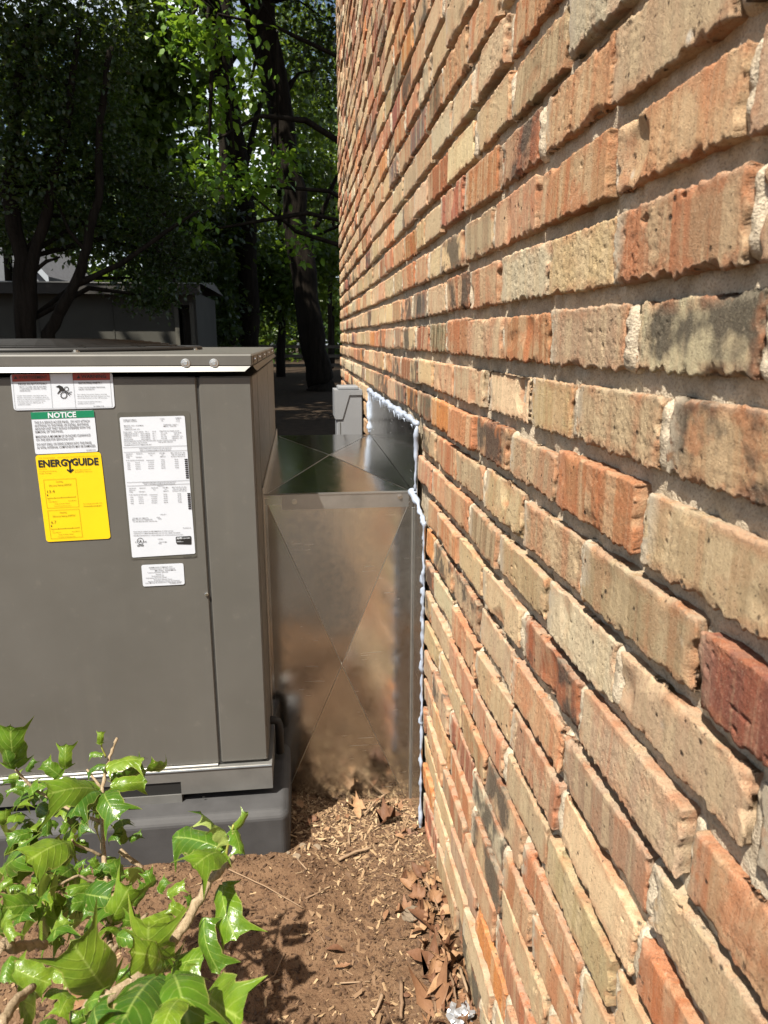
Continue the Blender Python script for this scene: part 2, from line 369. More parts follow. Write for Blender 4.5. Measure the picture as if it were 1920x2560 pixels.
M = dict(
    brick=mat_brick(), mortar=mat_mortar(), soil=mat_soil(), paint=mat_paint(),
    galv=mat_galv(), galv2=plain('galvanised_trim', (0.42, 0.42, 0.41), 0.38, 0.9, 0.12, 25),
    screw=plain('zinc_screw', (0.62, 0.61, 0.58), 0.28, 1.0),
    rail=plain('base_rail_zinc', (0.155, 0.155, 0.150), 0.42, 0.35, 0.15, 14),
    pad=plain('pad_plastic', (0.040, 0.040, 0.042), 0.75, 0, 0.2, 16, 0.15),
    black=plain('opening_shade_black', (0.008, 0.008, 0.008), 0.7),
    seam_shade=plain('seam_shade_dark', (0.02, 0.02, 0.019), 0.7),
    white=plain('label_white', (0.50, 0.54, 0.61), 0.42, 0, 0.02, 20),
    yellow=plain('label_yellow', (0.66, 0.47, 0.004), 0.42, 0, 0.03, 20),
    red=plain('label_red', (0.26, 0.030, 0.016), 0.45, 0, 0.05), green=plain('label_green', (0.0, 0.155, 0.072), 0.45, 0, 0.05),
    ink=plain('print_black', (0.012, 0.012, 0.013), 0.5), ink2=plain('print_grey', (0.15, 0.155, 0.17), 0.5),
    brown=plain('print_brown', (0.17, 0.115, 0.004), 0.5), lwhite=plain('print_white', (0.52, 0.56, 0.62), 0.45, 0, 0.02),
    plategrey=plain('plate_backing', (0.070, 0.069, 0.060), 0.5, 0, 0.1),
    foam=plain('sealant_white', (0.29, 0.335, 0.42), 0.4, 0, 0.05, 60, 0.2, 0.6),
    boxgrey=plain('grey_plastic', (0.185, 0.195, 0.21), 0.5, 0, 0.05, 12),
    wire=plain('black_wire', (0.010, 0.010, 0.010), 0.6),
    holly=mat_holly(), stem=mat_bark('holly_stem', (0.20, 0.15, 0.09), (0.36, 0.28, 0.19), 14.0),
    greenstem=plain('green_stem', (0.25, 0.26, 0.05), 0.5),
    bark=mat_bark('tree_bark', (0.007, 0.0055, 0.004), (0.020, 0.016, 0.012)),
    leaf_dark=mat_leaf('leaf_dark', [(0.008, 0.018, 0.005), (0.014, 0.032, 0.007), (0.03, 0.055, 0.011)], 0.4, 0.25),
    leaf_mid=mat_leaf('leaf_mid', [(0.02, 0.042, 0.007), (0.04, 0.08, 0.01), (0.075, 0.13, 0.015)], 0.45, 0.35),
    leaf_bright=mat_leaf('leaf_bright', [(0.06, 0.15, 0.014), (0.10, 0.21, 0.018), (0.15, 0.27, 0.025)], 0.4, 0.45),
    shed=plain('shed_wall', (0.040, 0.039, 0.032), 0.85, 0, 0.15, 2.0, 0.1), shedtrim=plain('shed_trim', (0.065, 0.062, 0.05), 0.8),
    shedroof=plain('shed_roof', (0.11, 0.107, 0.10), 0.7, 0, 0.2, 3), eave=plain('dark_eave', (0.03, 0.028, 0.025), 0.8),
    siding=plain('grey_siding', (0.12, 0.13, 0.145), 0.7, 0, 0.08, 2), trim=plain('white_trim', (0.30, 0.33, 0.37), 0.6),
    shingle=plain('shingle', (0.10, 0.10, 0.11), 0.9, 0, 0.3, 8), oldwood=plain('grey_wood', (0.10, 0.085, 0.065), 0.9, 0, 0.3, 10),
    deadleaf=mat_obrand('dead_leaf', [(0.06, 0.028, 0.015), (0.13, 0.062, 0.033), (0.21, 0.115, 0.06), (0.36, 0.24, 0.13)], 0.6, 5),
    chip=mat_varied('chips', [(0.06, 0.035, 0.022), (0.10, 0.06, 0.036), (0.17, 0.105, 0.06), (0.33, 0.23, 0.13)]),
    straw=mat_varied('straw', [(0.16, 0.10, 0.055), (0.28, 0.19, 0.11), (0.42, 0.31, 0.19)]),
    clod=mat_varied('clods', [(0.045, 0.025, 0.014), (0.08, 0.046, 0.027), (0.13, 0.08, 0.046)]),
    twig=mat_obrand('twig', [(0.11, 0.065, 0.04), (0.20, 0.13, 0.08), (0.28, 0.20, 0.13)], 0.85),
    stone=mat_obrand('stone', [(0.13, 0.10, 0.07), (0.22, 0.17, 0.12)], 0.9), paper=plain('foil_paper', (0.42, 0.43, 0.45), 0.3, 0.6),
)

# ================================================================== GROUND
def ground_z(x, y):
    x = np.asarray(x, float); y = np.asarray(y, float)
    base = -0.008-0.062*np.clip((y-1.42)/0.30, 0, 1)*np.clip((2.9-y)/0.8, 0, 1)+0.022*np.exp(-((x)/0.07)**2)*np.clip((1.6-y)*4, 0, 1)+0.034*np.clip((-0.22-x)/0.10, 0, 1)*np.clip((y-1.1)/0.3, 0, 1)*np.clip((3.2-y), 0, 1)
    P = np.stack([x*7, y*7, x*0], -1).reshape(-1, 3)
    near = np.exp(-np.clip(np.abs(y-1.2)-1.5, 0, None)*0.8)
    n = (fbm(P, 3).reshape(x.shape)-0.5)*0.035*near
    P2 = np.stack([x*45, y*45, x*0+3], -1).reshape(-1, 3)
    n2 = (fbm(P2, 3).reshape(x.shape)-0.5)*0.012*near
    far = np.clip((np.hypot(x, y)-4)/10, 0, 1)*(fbm(np.stack([x*0.25, y*0.25, x*0], -1).reshape(-1, 3), 2).reshape(x.shape)-0.5)*0.35
    return base+n+n2+far
def axis(lo, hi, fine0, fine1, step):
    a = list(np.arange(fine0, fine1, step)); s = step; v = fine1
    while v < hi: a.append(v); s *= 1.22; v += s
    a.append(hi); s = step; v = fine0
    left = []
    while v > lo: s *= 1.22; v -= s; left.append(max(v, lo))
    return np.array(left[::-1]+a)
gx = axis(-70, 70, -1.25, 0.06, 0.0065); gy = axis(-40, 140, 0.78, 2.05, 0.0065)
X, Y = np.meshgrid(gx, gy); Z = ground_z(X, Y)
nx_, ny_ = len(gx), len(gy); ii = np.arange(nx_*ny_).reshape(ny_, nx_)
Q = np.stack([ii[:-1,:-1], ii[:-1,1:], ii[1:,1:], ii[1:,:-1]], -1).reshape(-1, 4)
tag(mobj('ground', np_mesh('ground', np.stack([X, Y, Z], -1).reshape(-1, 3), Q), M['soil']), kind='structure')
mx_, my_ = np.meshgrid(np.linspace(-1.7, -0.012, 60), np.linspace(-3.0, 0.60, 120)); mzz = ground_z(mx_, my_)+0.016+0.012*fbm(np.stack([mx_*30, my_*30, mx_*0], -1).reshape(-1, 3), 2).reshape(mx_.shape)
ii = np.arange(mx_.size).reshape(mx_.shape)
tag(mobj('reflection_dark_sheet', np_mesh('reflection_dark_sheet', np.stack([mx_, my_, mzz], -1).reshape(-1, 3), np.stack([ii[:-1,:-1], ii[:-1,1:], ii[1:,1:], ii[1:,:-1]], -1).reshape(-1, 4)), plain('reflection_dark_brown', (0.035, 0.026, 0.018), 0.95, 0, 0.5, 40, 0.6)), kind='structure')  # unseen dark sheet behind the camera, added to darken the duct's reflections
def gz(x, y): return float(ground_z(np.array([x]), np.array([y]))[0])

# ================================================================== BRICK WALL
wall = tag(empty('brick_wall', (0, 1.0, 0)), 'sunlit house wall of rough salvaged tan and red bricks with deep joints', 'wall')
WOFF = np.array([0, 1.0, 0])
PITCH, BH, ZB0 = 0.077, 0.0592, -0.060
def brick_arrays(yc, zc, L, h, nu, nv, seed, out, tilt):
    lin = np.linspace(-1, 1, nu+1); s = 0.7*lin+0.3*np.sin(lin*math.pi/2)
    lin = np.linspace(-1, 1, nv+1); t = 0.7*lin+0.3*np.sin(lin*math.pi/2)
    S, T = np.meshgrid(s, t); S = S.ravel(); T = T.ravel(); so_ = seed*13.7
    yy = S*L/2; zz = T*h/2
    oneD = lambda a, f, k: fbm(np.stack([a*f+so_, np.full_like(a, so_*0.7+k), a*0], -1), 3)-0.5
    yy = yy+np.sign(S)*np.abs(S)**5*(oneD(zz+np.where(S > 0, 0.5, 0), 85, 1)*0.013)
    top = oneD(yy, 90, 2)*0.005; bot = oneD(yy, 190, 5)*0.010-np.clip(oneD(yy, 40, 9)-0.08, 0, 1)*0.024
    zz = zz+np.where(T > 0, top, -bot)*np.abs(T)**4*np.sign(1)
    ey = (1-np.abs(S))*L/2; ez = (1-np.abs(T))*h/2
    e = np.minimum(ey, ez)-0.25*np.minimum(np.abs(ey-ez), 0.006)*0
    P = np.stack([yy+so_, zz+so_*0.3, np.full_like(yy, seed)], -1)
    chip = np.clip((fbm(P*30, 3)-0.59)*9, 0, 1)
    r = 0.0012+0.0022*fbm(P*60, 2)+chip*0.009
    q = np.clip(1-e/r, 0, 1); x = r*0.75*(1-np.sqrt(np.clip(1-q*q, 0, 1)))
    rough_ = 0.4+1.2*np.clip((vnoise(P*12+5)-0.45)*4, 0, 1)
    x += (fbm(P*18, 2)-0.5)*0.0022+(fbm(P*200, 2)-0.5)*0.0011*rough_; x += (fbm(np.stack([yy*90+so_, zz*8, np.full_like(yy, seed)], -1), 2)-0.5)*0.0014
    pit = np.clip((vnoise(P*150)-0.84)*8, 0, 1)*np.clip((vnoise(P*16)-0.55)*5, 0, 1); x += pit*0.004
    gouge = np.clip((fbm(P*14, 2)-0.70)*6, 0, 1); x += gouge*0.006
    if nu > 30:
        jr = np.random.default_rng(int(seed*1e5)); ew = np.clip(1-e/0.004, 0, 1); sc_ = 0.00016 if nu > 70 else 0.00022
        x += jr.normal(size=len(x))*sc_*rough_; yy = yy+jr.normal(size=len(x))*0.0003*ew; zz = zz+jr.normal(size=len(x))*0.0005*ew
    x += out+tilt[0]*yy+tilt[1]*zz
    V = np.stack([x, yy, zz], -1)
    edge = np.clip(1-e/0.013, 0, 1); edge = np.maximum(edge, np.clip(gouge*1.5, 0, 1))
    smear = np.clip(1.25-(1-S)*L/2/0.020, 0, 1)*1.0
    smear = np.maximum(smear, np.clip(1-ez/0.006, 0, 1)*0.35)
    gi = np.arange((nu+1)*(nv+1)).reshape(nv+1, nu+1)
    q1 = np.stack([gi[:-1,:-1], gi[1:,:-1], gi[1:,1:], gi[:-1,1:]], -1).reshape(-1, 4)
    loop = np.concatenate([gi[0,:], gi[1:,-1], gi[-1,-2::-1], gi[-2:0:-1,0]])
    n0 = len(V); rings = [loop]; Vs = [V]; E = [edge]; Sm = [smear]
    for k, xb in enumerate((0.006, 0.040)):
        R = V[loop].copy(); nz = (fbm(np.stack([R[:,1]*90+so_, R[:,2]*90, np.full(len(R), k+seed)], -1), 2)-0.5)*0.003
        bl_ = (0.8, 0.97)[k]; R[:,0] = xb+nz; R[:,1] = R[:,1]*(1-bl_)+S[loop]*L/2*0.985*bl_+nz; R[:,2] = R[:,2]*(1-bl_)+T[loop]*h/2*0.96*bl_+nz
        Vs.append(R); rings.append(np.arange(len(loop))+n0+k*len(loop)); E.append(np.ones(len(loop))); Sm.append(np.full(len(loop), 0.45))
    qs = [q1]
    for a, b in zip(rings[:-1], rings[1:]):
        qs.append(np.stack([a, b, np.roll(b, -1), np.roll(a, -1)], -1)[:, ::-1])
    return np.concatenate(Vs), np.concatenate(qs), np.concatenate(E), np.concatenate(Sm)

PAL = [((0.43, 0.33, 0.205), 0.35, 22), ((0.38, 0.285, 0.19), 0.5, 20), ((0.47, 0.375, 0.24), 0.2, 13), ((0.40, 0.25, 0.15), 0.9, 16),
       ((0.40, 0.20, 0.11), 1.0, 10), ((0.36, 0.15, 0.075), 1.0, 5), ((0.22, 0.085, 0.055), 0.5, 5), ((0.10, 0.085, 0.075), 0.5, 4), ((0.45, 0.41, 0.30), 0.15, 6), ((0.46, 0.20, 0.06), 0.6, 2)]
PW = np.array([p[2] for p in PAL], float); PW /= PW.sum()
bricks = []; heads = []
for k in range(50):
    z0 = ZB0+PITCH*k; zc = z0+BH/2
    y = -0.62-(0.1025 if k % 2 else 0)-RNG.random()*0.02
    while y < 5.02:
        L = 0.187+RNG.normal()*0.009
        if RNG.random() < 0.12: L *= 0.55+0.3*RNG.random()
        y0, y1 = y, min(y+L, 5.03); g = 0.0105+abs(RNG.normal())*0.003; y = y1+g
        if y1-y0 < 0.03: continue
        heads.append((y1+g/2, zc, g))
        lo = 1.589 if zc < 0.82 else 1.704
        if zc < 0.98 and y1 > lo and y0 < 2.925:          # the opening where the duct goes through
            if y0 < lo-0.03: bricks.append((y0, lo-RNG.random()*0.006, zc, k))
            if y1 > 2.955: bricks.append((2.927, y1, zc, k))
            continue
        bricks.append((y0, y1, zc, k))
info = []
for (y0, y1, zc, k) in bricks:
    px, py, dz = proj(np.array([[0, y0, zc-0.03], [0, y1, zc-0.03], [0, y1, zc+0.03], [0, y0, zc+0.03]]))
    vis = (dz > 0.05).all() and px.min() < 1920 and px.max() > 0 and py.max() > 0 and py.min() < 2560 and zc > 0.0
    a = 0
    if vis:
        cx = np.clip(px, 0, 1920); cy = np.clip(py, 0, 2560)
        a = 0.5*abs(sum(cx[i]*cy[(i+1) % 4]-cx[(i+1) % 4]*cy[i] for i in range(4)))
    info.append(a)
order = np.argsort(-np.array(info)); rank = np.empty(len(order), int); rank[order] = np.arange(len(order))
stuff = dict(v=[], q=[], e=[], s=[], c=[], r=[], sd=[], dk=[]); nvt = 0
prevc = None
for j, (y0, y1, zc, k) in enumerate(bricks):
    L = y1-y0; yc = (y0+y1)/2; rk = rank[j]; a = info[j]
    if rk < 80: nu, nv = 110, 34
    elif rk < 300: nu, nv = 54, 18
    elif a > 200: nu, nv = 18, 8
    else: nu, nv = 8, 4
    nu = max(4, int(nu*min(1, L/0.19)))
    ci = RNG.choice(len(PAL), p=PW); col = np.array(PAL[ci][0])*np.array((1.04, 0.99, 0.945))*(1+RNG.normal()*0.13)+RNG.normal(size=3)*0.008
    if zc > 1.9 and RNG.random() < 0.12: col = np.array((0.21, 0.075, 0.05))
    red = PAL[ci][1]*(0.5+RNG.random()*0.5); seed = RNG.random()*9+0.3
    out = RNG.normal()*0.0019; tilt = (RNG.normal()*0.012, RNG.normal()*0.03)
    h = BH+RNG.normal()*0.0018; dark = float(RNG.random() < 0.14)
    V, q, E, Sm = brick_arrays(yc, zc, L, h, nu, nv, seed, out, tilt)
    zj = zc+RNG.normal()*0.0016
    if RNG.random() > 0.55: Sm = Sm*0.25
    n = len(V)
    if rk < 300:
        me = np_mesh('brick', V, q, None, True, dict(bcol=np.tile(np.clip(col, 0.02, 0.8), (n, 1)), edge=E, smear=Sm, bred=np.full(n, red), bseed=np.full(n, seed), bdark=np.full(n, dark)))
        o = mobj('brick', me, M['brick'], wall); o.location = (0, yc-1.0, zj)
    else:
        stuff['v'].append(V+np.array([0, yc, zj])-WOFF); stuff['q'].append(q+nvt); nvt += n
        stuff['e'].append(E); stuff['s'].append(Sm); stuff['c'].append(np.tile(np.clip(col, 0.02, 0.8), (n, 1))); stuff['r'].append(np.full(n, red)); stuff['sd'].append(np.full(n, seed)); stuff['dk'].append(np.full(n, dark))
cc = np.concatenate
tag(mobj('small_bricks', np_mesh('small_bricks', cc(stuff['v']), cc(stuff['q']), None, True, dict(bcol=cc(stuff['c']), edge=cc(stuff['e']), smear=cc(stuff['s']), bred=cc(stuff['r']), bseed=cc(stuff['sd']), bdark=cc(stuff['dk']))), M['brick'], wall), kind='stuff')
# mortar bed behind the bricks, with rough plugs in the head joints
my = np.concatenate([np.arange(-0.65, 0.2, 0.02), np.arange(0.2, 2.2, 0.0075), np.arange(2.2, 5.021, 0.016)]); mz = np.arange(-0.06, 3.80, 0.0085)
Yg, Zg = np.meshgrid(my, mz); P = np.stack([Yg.ravel()*38, Zg.ravel()*38, np.zeros(Yg.size)], -1)
Xg = 0.0125+(fbm(P, 3)-0.5)*0.010+RNG.normal(size=Yg.size)*0.0009
V = np.stack([Xg, Yg.ravel(), Zg.ravel()], -1)-WOFF
ii = np.arange(Yg.size).reshape(Yg.shape)
Q = np.stack([ii[:-1,:-1], ii[1:,:-1], ii[1:,1:], ii[:-1,1:]], -1).reshape(-1, 4)
Vl, Ql, nn = [V], [Q], len(V)
for (yh, zc, g) in heads:
    if zc < 0.99 and 1.55 < yh < 2.95: continue
    if RNG.random() < 0.10 or yh > 5.0: continue
    a, b = 6, 16; u = np.linspace(-1, 1, a+1); w = np.linspace(-1, 1, b+1); U, Wd = np.meshgrid(u, w); U = U.ravel(); Wd = Wd.ravel()
    dep = RNG.choice([0.001, 0.003, 0.006, 0.009]); yy = yh+U*(g/2+0.004); zz = zc+Wd*(BH/2+0.001)-0.001
    nz = fbm(np.stack([yy*150, zz*150, np.zeros_like(yy)], -1), 2)-0.5
    xx = dep+0.009*np.abs(U)**4+0.010*np.abs(Wd)**8+nz*0.006
    gi = np.arange(len(U)).reshape(b+1, a+1)+nn
    Vl.append(np.stack([xx, yy, zz], -1)-WOFF); Ql.append(np.stack([gi[:-1,:-1], gi[1:,:-1], gi[1:,1:], gi[:-1,1:]], -1).reshape(-1, 4)); nn += len(U)
mobj('mortar', np_mesh('mortar', cc(Vl), cc(Ql), None, True), M['mortar'], wall)
MB().box(0.034, 0.24, -2.6, 5.015, -0.3, 3.80).build('wall_core', M['mortar'], wall, loc=(0, 1.0, 0)).location = (0, 0, 0)

# ================================================================== AC UNIT
UY, UX, UXL, UYB = 1.540, -0.386, -1.62, 2.86     # front plane, right side, left side, back
unit = tag(empty('heat_pump_unit', (-1.0, 2.2, 0.14)), 'large grey packaged heat pump cabinet with stickers, standing on a dark pad', 'heat pump')
UL = Vector((-1.0, 2.2, 0.14))
def upart(mb, name, mat, parent=None, smooth=False):
    o = mb.build(name, mat, None, smooth, loc=UL); o.parent = parent or unit
    o.location = (0, 0, 0); return o
def F(px, py, dy=0.0): return at(px, py, UY-dy)
seam_x = F(523, 1440).x
upart(MB().box(UXL, UX-0.006, UY+0.012, UYB, 0.205, 1.121), 'cabinet', M['paint'])
upart(MB().box(UXL-0.001, UX-0.012, UY+0.004, UY+0.0115, 0.206, 1.120), 'seam_shade', M['seam_shade'])  # dark sheet behind the panels, painting the shade in their seam
upart(MB().box(UXL, seam_x-0.0022, UY, UY+0.010, 0.214, 1.123, 0.003), 'service_panel', M['paint'])
upart(MB().box(seam_x+0.0022, UX, UY, UY+0.014, 0.216, 1.123, 0.003), 'corner_panel', M['paint'])
for ya, yb in ((UY+0.0145, 1.735), (1.742, 2.30), (2.308, UYB-0.01)):
    upart(MB().box(UX-0.0055, UX+0.001, ya, yb, 0.216, 1.122, 0.002), 'side_panel', M['paint'])
# rolled bottom lip of the service panel
upart(MB().tube([(UXL, UY-0.001, 0.2125), (seam_x-0.006, UY-0.001, 0.2125)], 0.0035, 6), 'panel_lip', M['rail'])
# top cover with skirt and flared hem
tc = MB(); fy = UY-0.004; zt, zk = at(500, 886, fy).z, at(500, 917, fy).z; ox = UX+0.004; by = UYB+0.008; lx = UXL-0.008
tc.box(lx, ox, fy, by, zk, zt, 0.003)
cov = upart(tc, 'top_cover', M['paint'])
hem = MB(); hy = fy-0.0085
hem.add([(lx, fy-0.0004, zk+0.001), (ox-0.004, fy-0.0004, zk+0.001), (ox-0.016, hy, zk-0.0095), (lx, hy, zk-0.0095), (lx, fy+0.002, zk-0.0105), (ox-0.010, fy+0.002, zk-0.0105)],
        [(0,1,2,3), (3,2,5,4)])
hem.add([(ox+0.0004, fy+0.006, zk+0.001), (ox+0.0004, by, zk+0.001), (ox+0.0075, by, zk-0.0095), (ox+0.0075, fy+0.018, zk-0.0095), (ox-0.002, by, zk-0.0105), (ox-0.002, fy+0.018, zk-0.0105)],
        [(0,3,2,1), (2,3,5,4)])
upart(hem, 'hem', M['rail'], cov)
def screw(p, d, r, par, washer=True):
    """hex-headed screw with washer on a face whose outward direction is d"""
    p = Vector(p); d = Vector(d).normalized(); mb = MB()
    if washer: mb.tube([p-d*0.001, p+d*0.0012, p+d*0.0016], [r*1.55, r*1.55, r*1.3], 14)
    mb.tube([p+d*0.001, p+d*r*0.8, p+d*r*0.95], [r, r, r*0.75], 6)
    return upart(mb, 'screw', M['screw'], par, False)
for x_, y_ in ((464, 908.5), (535, 908.5)): screw(at(x_, y_, fy), (0, -1, 0.05), 0.0062, cov)
for x_, y_, r_ in ((526.7, 1922, .0048), (573.6, 1919.5, .0046), (648, 1914.8, .0048), (517, 1485, .0045)): screw(F(x_, y_), (0, -1, 0), r_, unit, r_ > .0045)
for ys in (1.60, 1.80, 2.05, 2.35, 2.65): screw((ox+0.0002, ys, 1.156), (1, 0, 0), 0.004, cov, False)
for ys in (1.575, 1.72, 1.95, 2.2): upart(MB().box(ox-0.001, ox+0.0008, ys, ys+0.008, 1.147, 1.164), 'slot', M['black'], cov)  # raised black chips paint the shade inside open slits
# base rail with fork slot
rl = MB(); ry = UY-0.012; s0 = at(243, 1969, ry); s1 = at(456, 2009, ry); rz0, rz1 = 0.146, 0.2095; rx = UX+0.010
rl.box(UXL, s0.x, ry, ry+0.05, rz0, rz1); rl.box(s1.x, rx, ry, ry+0.05, rz0, rz1)
rl.box(s0.x, s1.x, ry, ry+0.05, s0.z, rz1); rl.box(s0.x, s1.x, ry, ry+0.05, rz0, s1.z)
rl.box(rx-0.012, rx-0.0003, ry+0.05, UYB, rz0, rz1-0.001)
rail = upart(rl, 'base_rail', M['rail'])
upart(MB().tube([(UXL, ry, rz1), (rx, ry, rz1)], 0.0032, 8), 'rail_edge', M['screw'], rail)
upart(MB().box(s0.x+0.0004, s1.x-0.0004, ry+0.0035, ry+0.048, s1.z+0.0004, s0.z-0.0004), 'slot_shade_fill', M['black'], rail)  # black block fills the slot, colouring in the shade inside it
ph = at(509, 1993, ry); upart(MB().tube([ph, ph+Vector((0, -0.0006, 0))], 0.0028, 10), 'hole', M['black'], rail)  # black disc on the rail paints the shade inside a hole
# fan guard on the top
fg = MB(); fc = Vector((-1.02, 2.22, 0))
for r_ in np.linspace(0.06, 0.42, 16):
    fg.tube([fc+Vector((math.cos(a)*r_, math.sin(a)*r_, zt+0.030-0.055*(r_/0.42)**4*0.5)) for a in np.linspace(0, 2*math.pi, 49)], 0.0022, 4, False)
for a in np.linspace(0, 2*math.pi, 13)[:-1]:
    fg.tube([fc+Vector((math.cos(a)*r_, math.sin(a)*r_, zt+0.027-0.055*(r_/0.42)**4*0.5)) for r_ in np.linspace(0.05, 0.44, 8)], 0.0022, 4)
upart(fg, 'fan_guard', M['wire'])
for a in (-2.2, -1.1, -0.2): screw(fc+Vector((math.cos(a)*0.45, math.sin(a)*0.45, zt+0.0005)), (0, 0, 1), 0.006, unit)
ring = MB(); ring.tube([fc+Vector((math.cos(a)*0.44, math.sin(a)*0.44, zt+0.004)) for a in np.linspace(0, 2*math.pi, 49)], 0.007, 6, False)
upart(ring, 'fan_ring', M['wire'], None, True)

# ---- stickers: quads from four measured corners, thin solid sheets with rounded corners
def zz2(x, y): return (0.42194*x, 860+0.42194*y)
def sticker(name, px, mat, label, th=0.0007, rad=0.006, up=0.0008):
    c = [F(*p) for p in px]                                        # TL TR BR BL
    def corner(p, a, b):
        u = (a-p).normalized(); w = (b-p).normalized()
        return [p+u*rad*(1-math.sin(t))+w*rad*(1-math.cos(t)) for t in np.linspace(0, math.pi/2, 5)]
    pts = []
    for i in range(4): pts += corner(c[i], c[i-1], c[(i+1) % 4])
    n = len(pts); mb = MB()
    f_ = [Vector((p.x, UY-up-th, p.z)) for p in pts]; b_ = [Vector((p.x, UY-up, p.z)) for p in pts]
    mb.add(f_+b_, [tuple(range(n)), tuple(range(n, 2*n))[::-1]]+[(i, (i+1) % n, n+(i+1) % n, n+i) for i in range(n)])
    o = upart(mb, name, mat); o['label'] = label
    o['_y'] = UY-up-th
    return o
def flat(par, name, px, mat, lift=0.0005):
    """printed patch: polygon in photo pixels"""
    y = par['_y']-lift; c = [F(*p) for p in px]
    return upart(MB().add([(p.x, y, p.z) for p in c], [tuple(range(len(c)))]), name, mat, par)
class Print:
    """collects lettering (mesh text) and strokes on one sticker"""
    def __init__(s, par, mat, name='lettering', lift=0.0008): s.par = par; s.mat = mat; s.name = name; s.y = par['_y']-lift; s.v = []; s.f = []
    def text(s, txt, p0, p1, cap, bold=0.0):
        """baseline from pixel p0 to p1, capital height in pixels"""
        cu = bpy.data.curves.new('t', 'FONT'); cu.body = txt; cu.resolution_u = 2; cu.offset = bold; cu.size = 1.0
        o = bpy.data.objects.new('t', cu); link(o); dg = bpy.context.evaluated_depsgraph_get()
        me = bpy.data.meshes.new_from_object(o.evaluated_get(dg)); n = len(me.vertices)
        if n:
            co = np.empty(n*3, np.float32); me.vertices.foreach_get('co', co); co = co.reshape(-1, 3)
            x0, x1 = co[:,0].min(), co[:,0].max(); u = (co[:,0]-x0)/max(x1-x0, 1e-6); v = co[:,1]/0.69
            a = F(*p0); b = F(*p1); up = F(p0[0]-0.10*cap, p0[1]-cap)
            A = np.array([a.x, a.z]); B = np.array([b.x, b.z])-A; Uv = np.array([up.x, up.z])-A
            xy = A+u[:,None]*B+v[:,None]*Uv; base = len(s.v)
            s.v += [(q[0], s.y, q[1]) for q in xy]; s.f += [tuple(base+i for i in p.vertices) for p in me.polygons]
        bpy.data.objects.remove(o); bpy.data.curves.remove(cu); bpy.data.meshes.remove(me); return s
    def poly(s, px):
        base = len(s.v); s.v += [(F(*p).x, s.y, F(*p).z) for p in px]; s.f.append(tuple(range(base, base+len(px)))); return s
    def line(s, a, b, w):
        a = np.array(a, float); b = np.array(b, float); d = b-a; d /= np.linalg.norm(d); n = np.array([-d[1], d[0]])*w/2
        return s.poly([a+n, b+n, b-n, a-n])
    def ring(s, c, r0, r1, n=24, teeth=0):
        for i in range(n):
            t0, t1 = 2*math.pi*i/n, 2*math.pi*(i+1)/n; q = lambda r, t: (c[0]+r*math.cos(t), c[1]+r*math.sin(t))
            rr = r1*1.18 if teeth and i % 2 == 0 else r1
            s.poly([q(r0, t0), q(rr, t0), q(rr, t1), q(r0, t1)])
        return s
    def done(s):
        me = bpy.data.meshes.new(s.name); me.from_pydata([tuple(Vector(v)-UL) for v in s.v], [], s.f); return tag(mobj(s.name, me, s.mat, s.par), kind='stuff')
zw = lambda x, y: (20+x/6.144, 920+y/6.144)                          # zoomed reading of the two upper stickers
# warning sticker
wa = sticker('warning_label', [zw(35,95), zw(1605,70), zw(1645,612), zw(95,652)], M['white'], 'white bilingual warning sticker with two red headers and a hand-in-gears symbol')
flat(wa, 'red_header', [zw(64,97), zw(640,85), zw(652,195), zw(72,210)], M['red']); flat(wa, 'red_header', [zw(990,80), zw(1568,72), zw(1572,182), zw(1000,190)], M['red'])
P = Print(wa, M['ink'])
P.text('AVERTISSEMENT', zw(172,165), zw(608,160), 7.0, 0.02).text('WARNING', zw(1130,155), zw(1512,150), 8.0, 0.025)
for x0, y0 in ((95,170), (1060,160)): P.poly([zw(x0,y0), zw(x0+58,y0-1), zw(x0+27,y0-50)])
P.text('PIECES EN ROTATION !', zw(163,258), zw(600,250), 4.2, 0.015).text('ROTATING PARTS !', zw(1090,243), zw(1440,238), 4.2, 0.015)
for i, (tx, a, b) in enumerate((('PEUT CAUSER DES BLESSURES', 182, 595), ('CORPORELLES GRAVES, VOIRE', 185, 592), ('MORTELLES.', 188, 352))): P.text(tx, zw(a, 298+i*31), zw(b, 292+i*31), 2.9)
for i, (tx, a, b) in enumerate((('CAN CAUSE SEVERE PERSONAL', 1088, 1498), ('INJURY OR DEATH.', 1090, 1335))): P.text(tx, zw(a, 306+i*31), zw(b, 301+i*31), 2.9)
for i, tx in enumerate(("Couper l'alimentation electrique avant de", 'deposer ce panneau. Le ventilateur peut se', 'mettre en marche sans avertissement meme', 'si le thermostat est en position arret.', "L'entretien doit etre effectue par un", 'technicien qualifie.')):
    P.text(tx, zw(140+i*3, 430+i*27.5), zw((595, 625, 645, 580, 548, 355)[i], 424+i*27.5), 2.2)
for i, tx in enumerate(('Turn off electrical power before removing', 'this panel. Blower may start without warning', 'even if thermostat is in the "off" position.')): P.text(tx, zw(1065+i*3, 411+i*28), zw((1520, 1562, 1530)[i], 406+i*28), 2.2)
for i, tx in enumerate(('Service must be performed by a', 'qualified service person.')): P.text(tx, zw(1075, 522+i*28), zw((1438, 1338)[i], 518+i*28), 2.2)
P.text('92-22594-17-02', zw(1318, 592), zw(1480, 588), 2.2, 0.01)
P.line(zw(648,95), zw(690,615), 0.5).line(zw(995,85), zw(1045,608), 0.5).line(zw(78,205), zw(118,628), 0.5).line(zw(118,628), zw(1605,598), 0.5).line(zw(1605,598), zw(1572,182), 0.5)
P.poly([zw(735,288), zw(790,262), zw(845,285), zw(868,330), zw(860,352), zw(820,352), zw(770,398), zw(760,392), zw(795,340), zw(785,300)])
P.ring(zw(902,320), 4.2, 5.4, 20, 1).ring(zw(862,415), 6.4, 7.8, 24, 1)
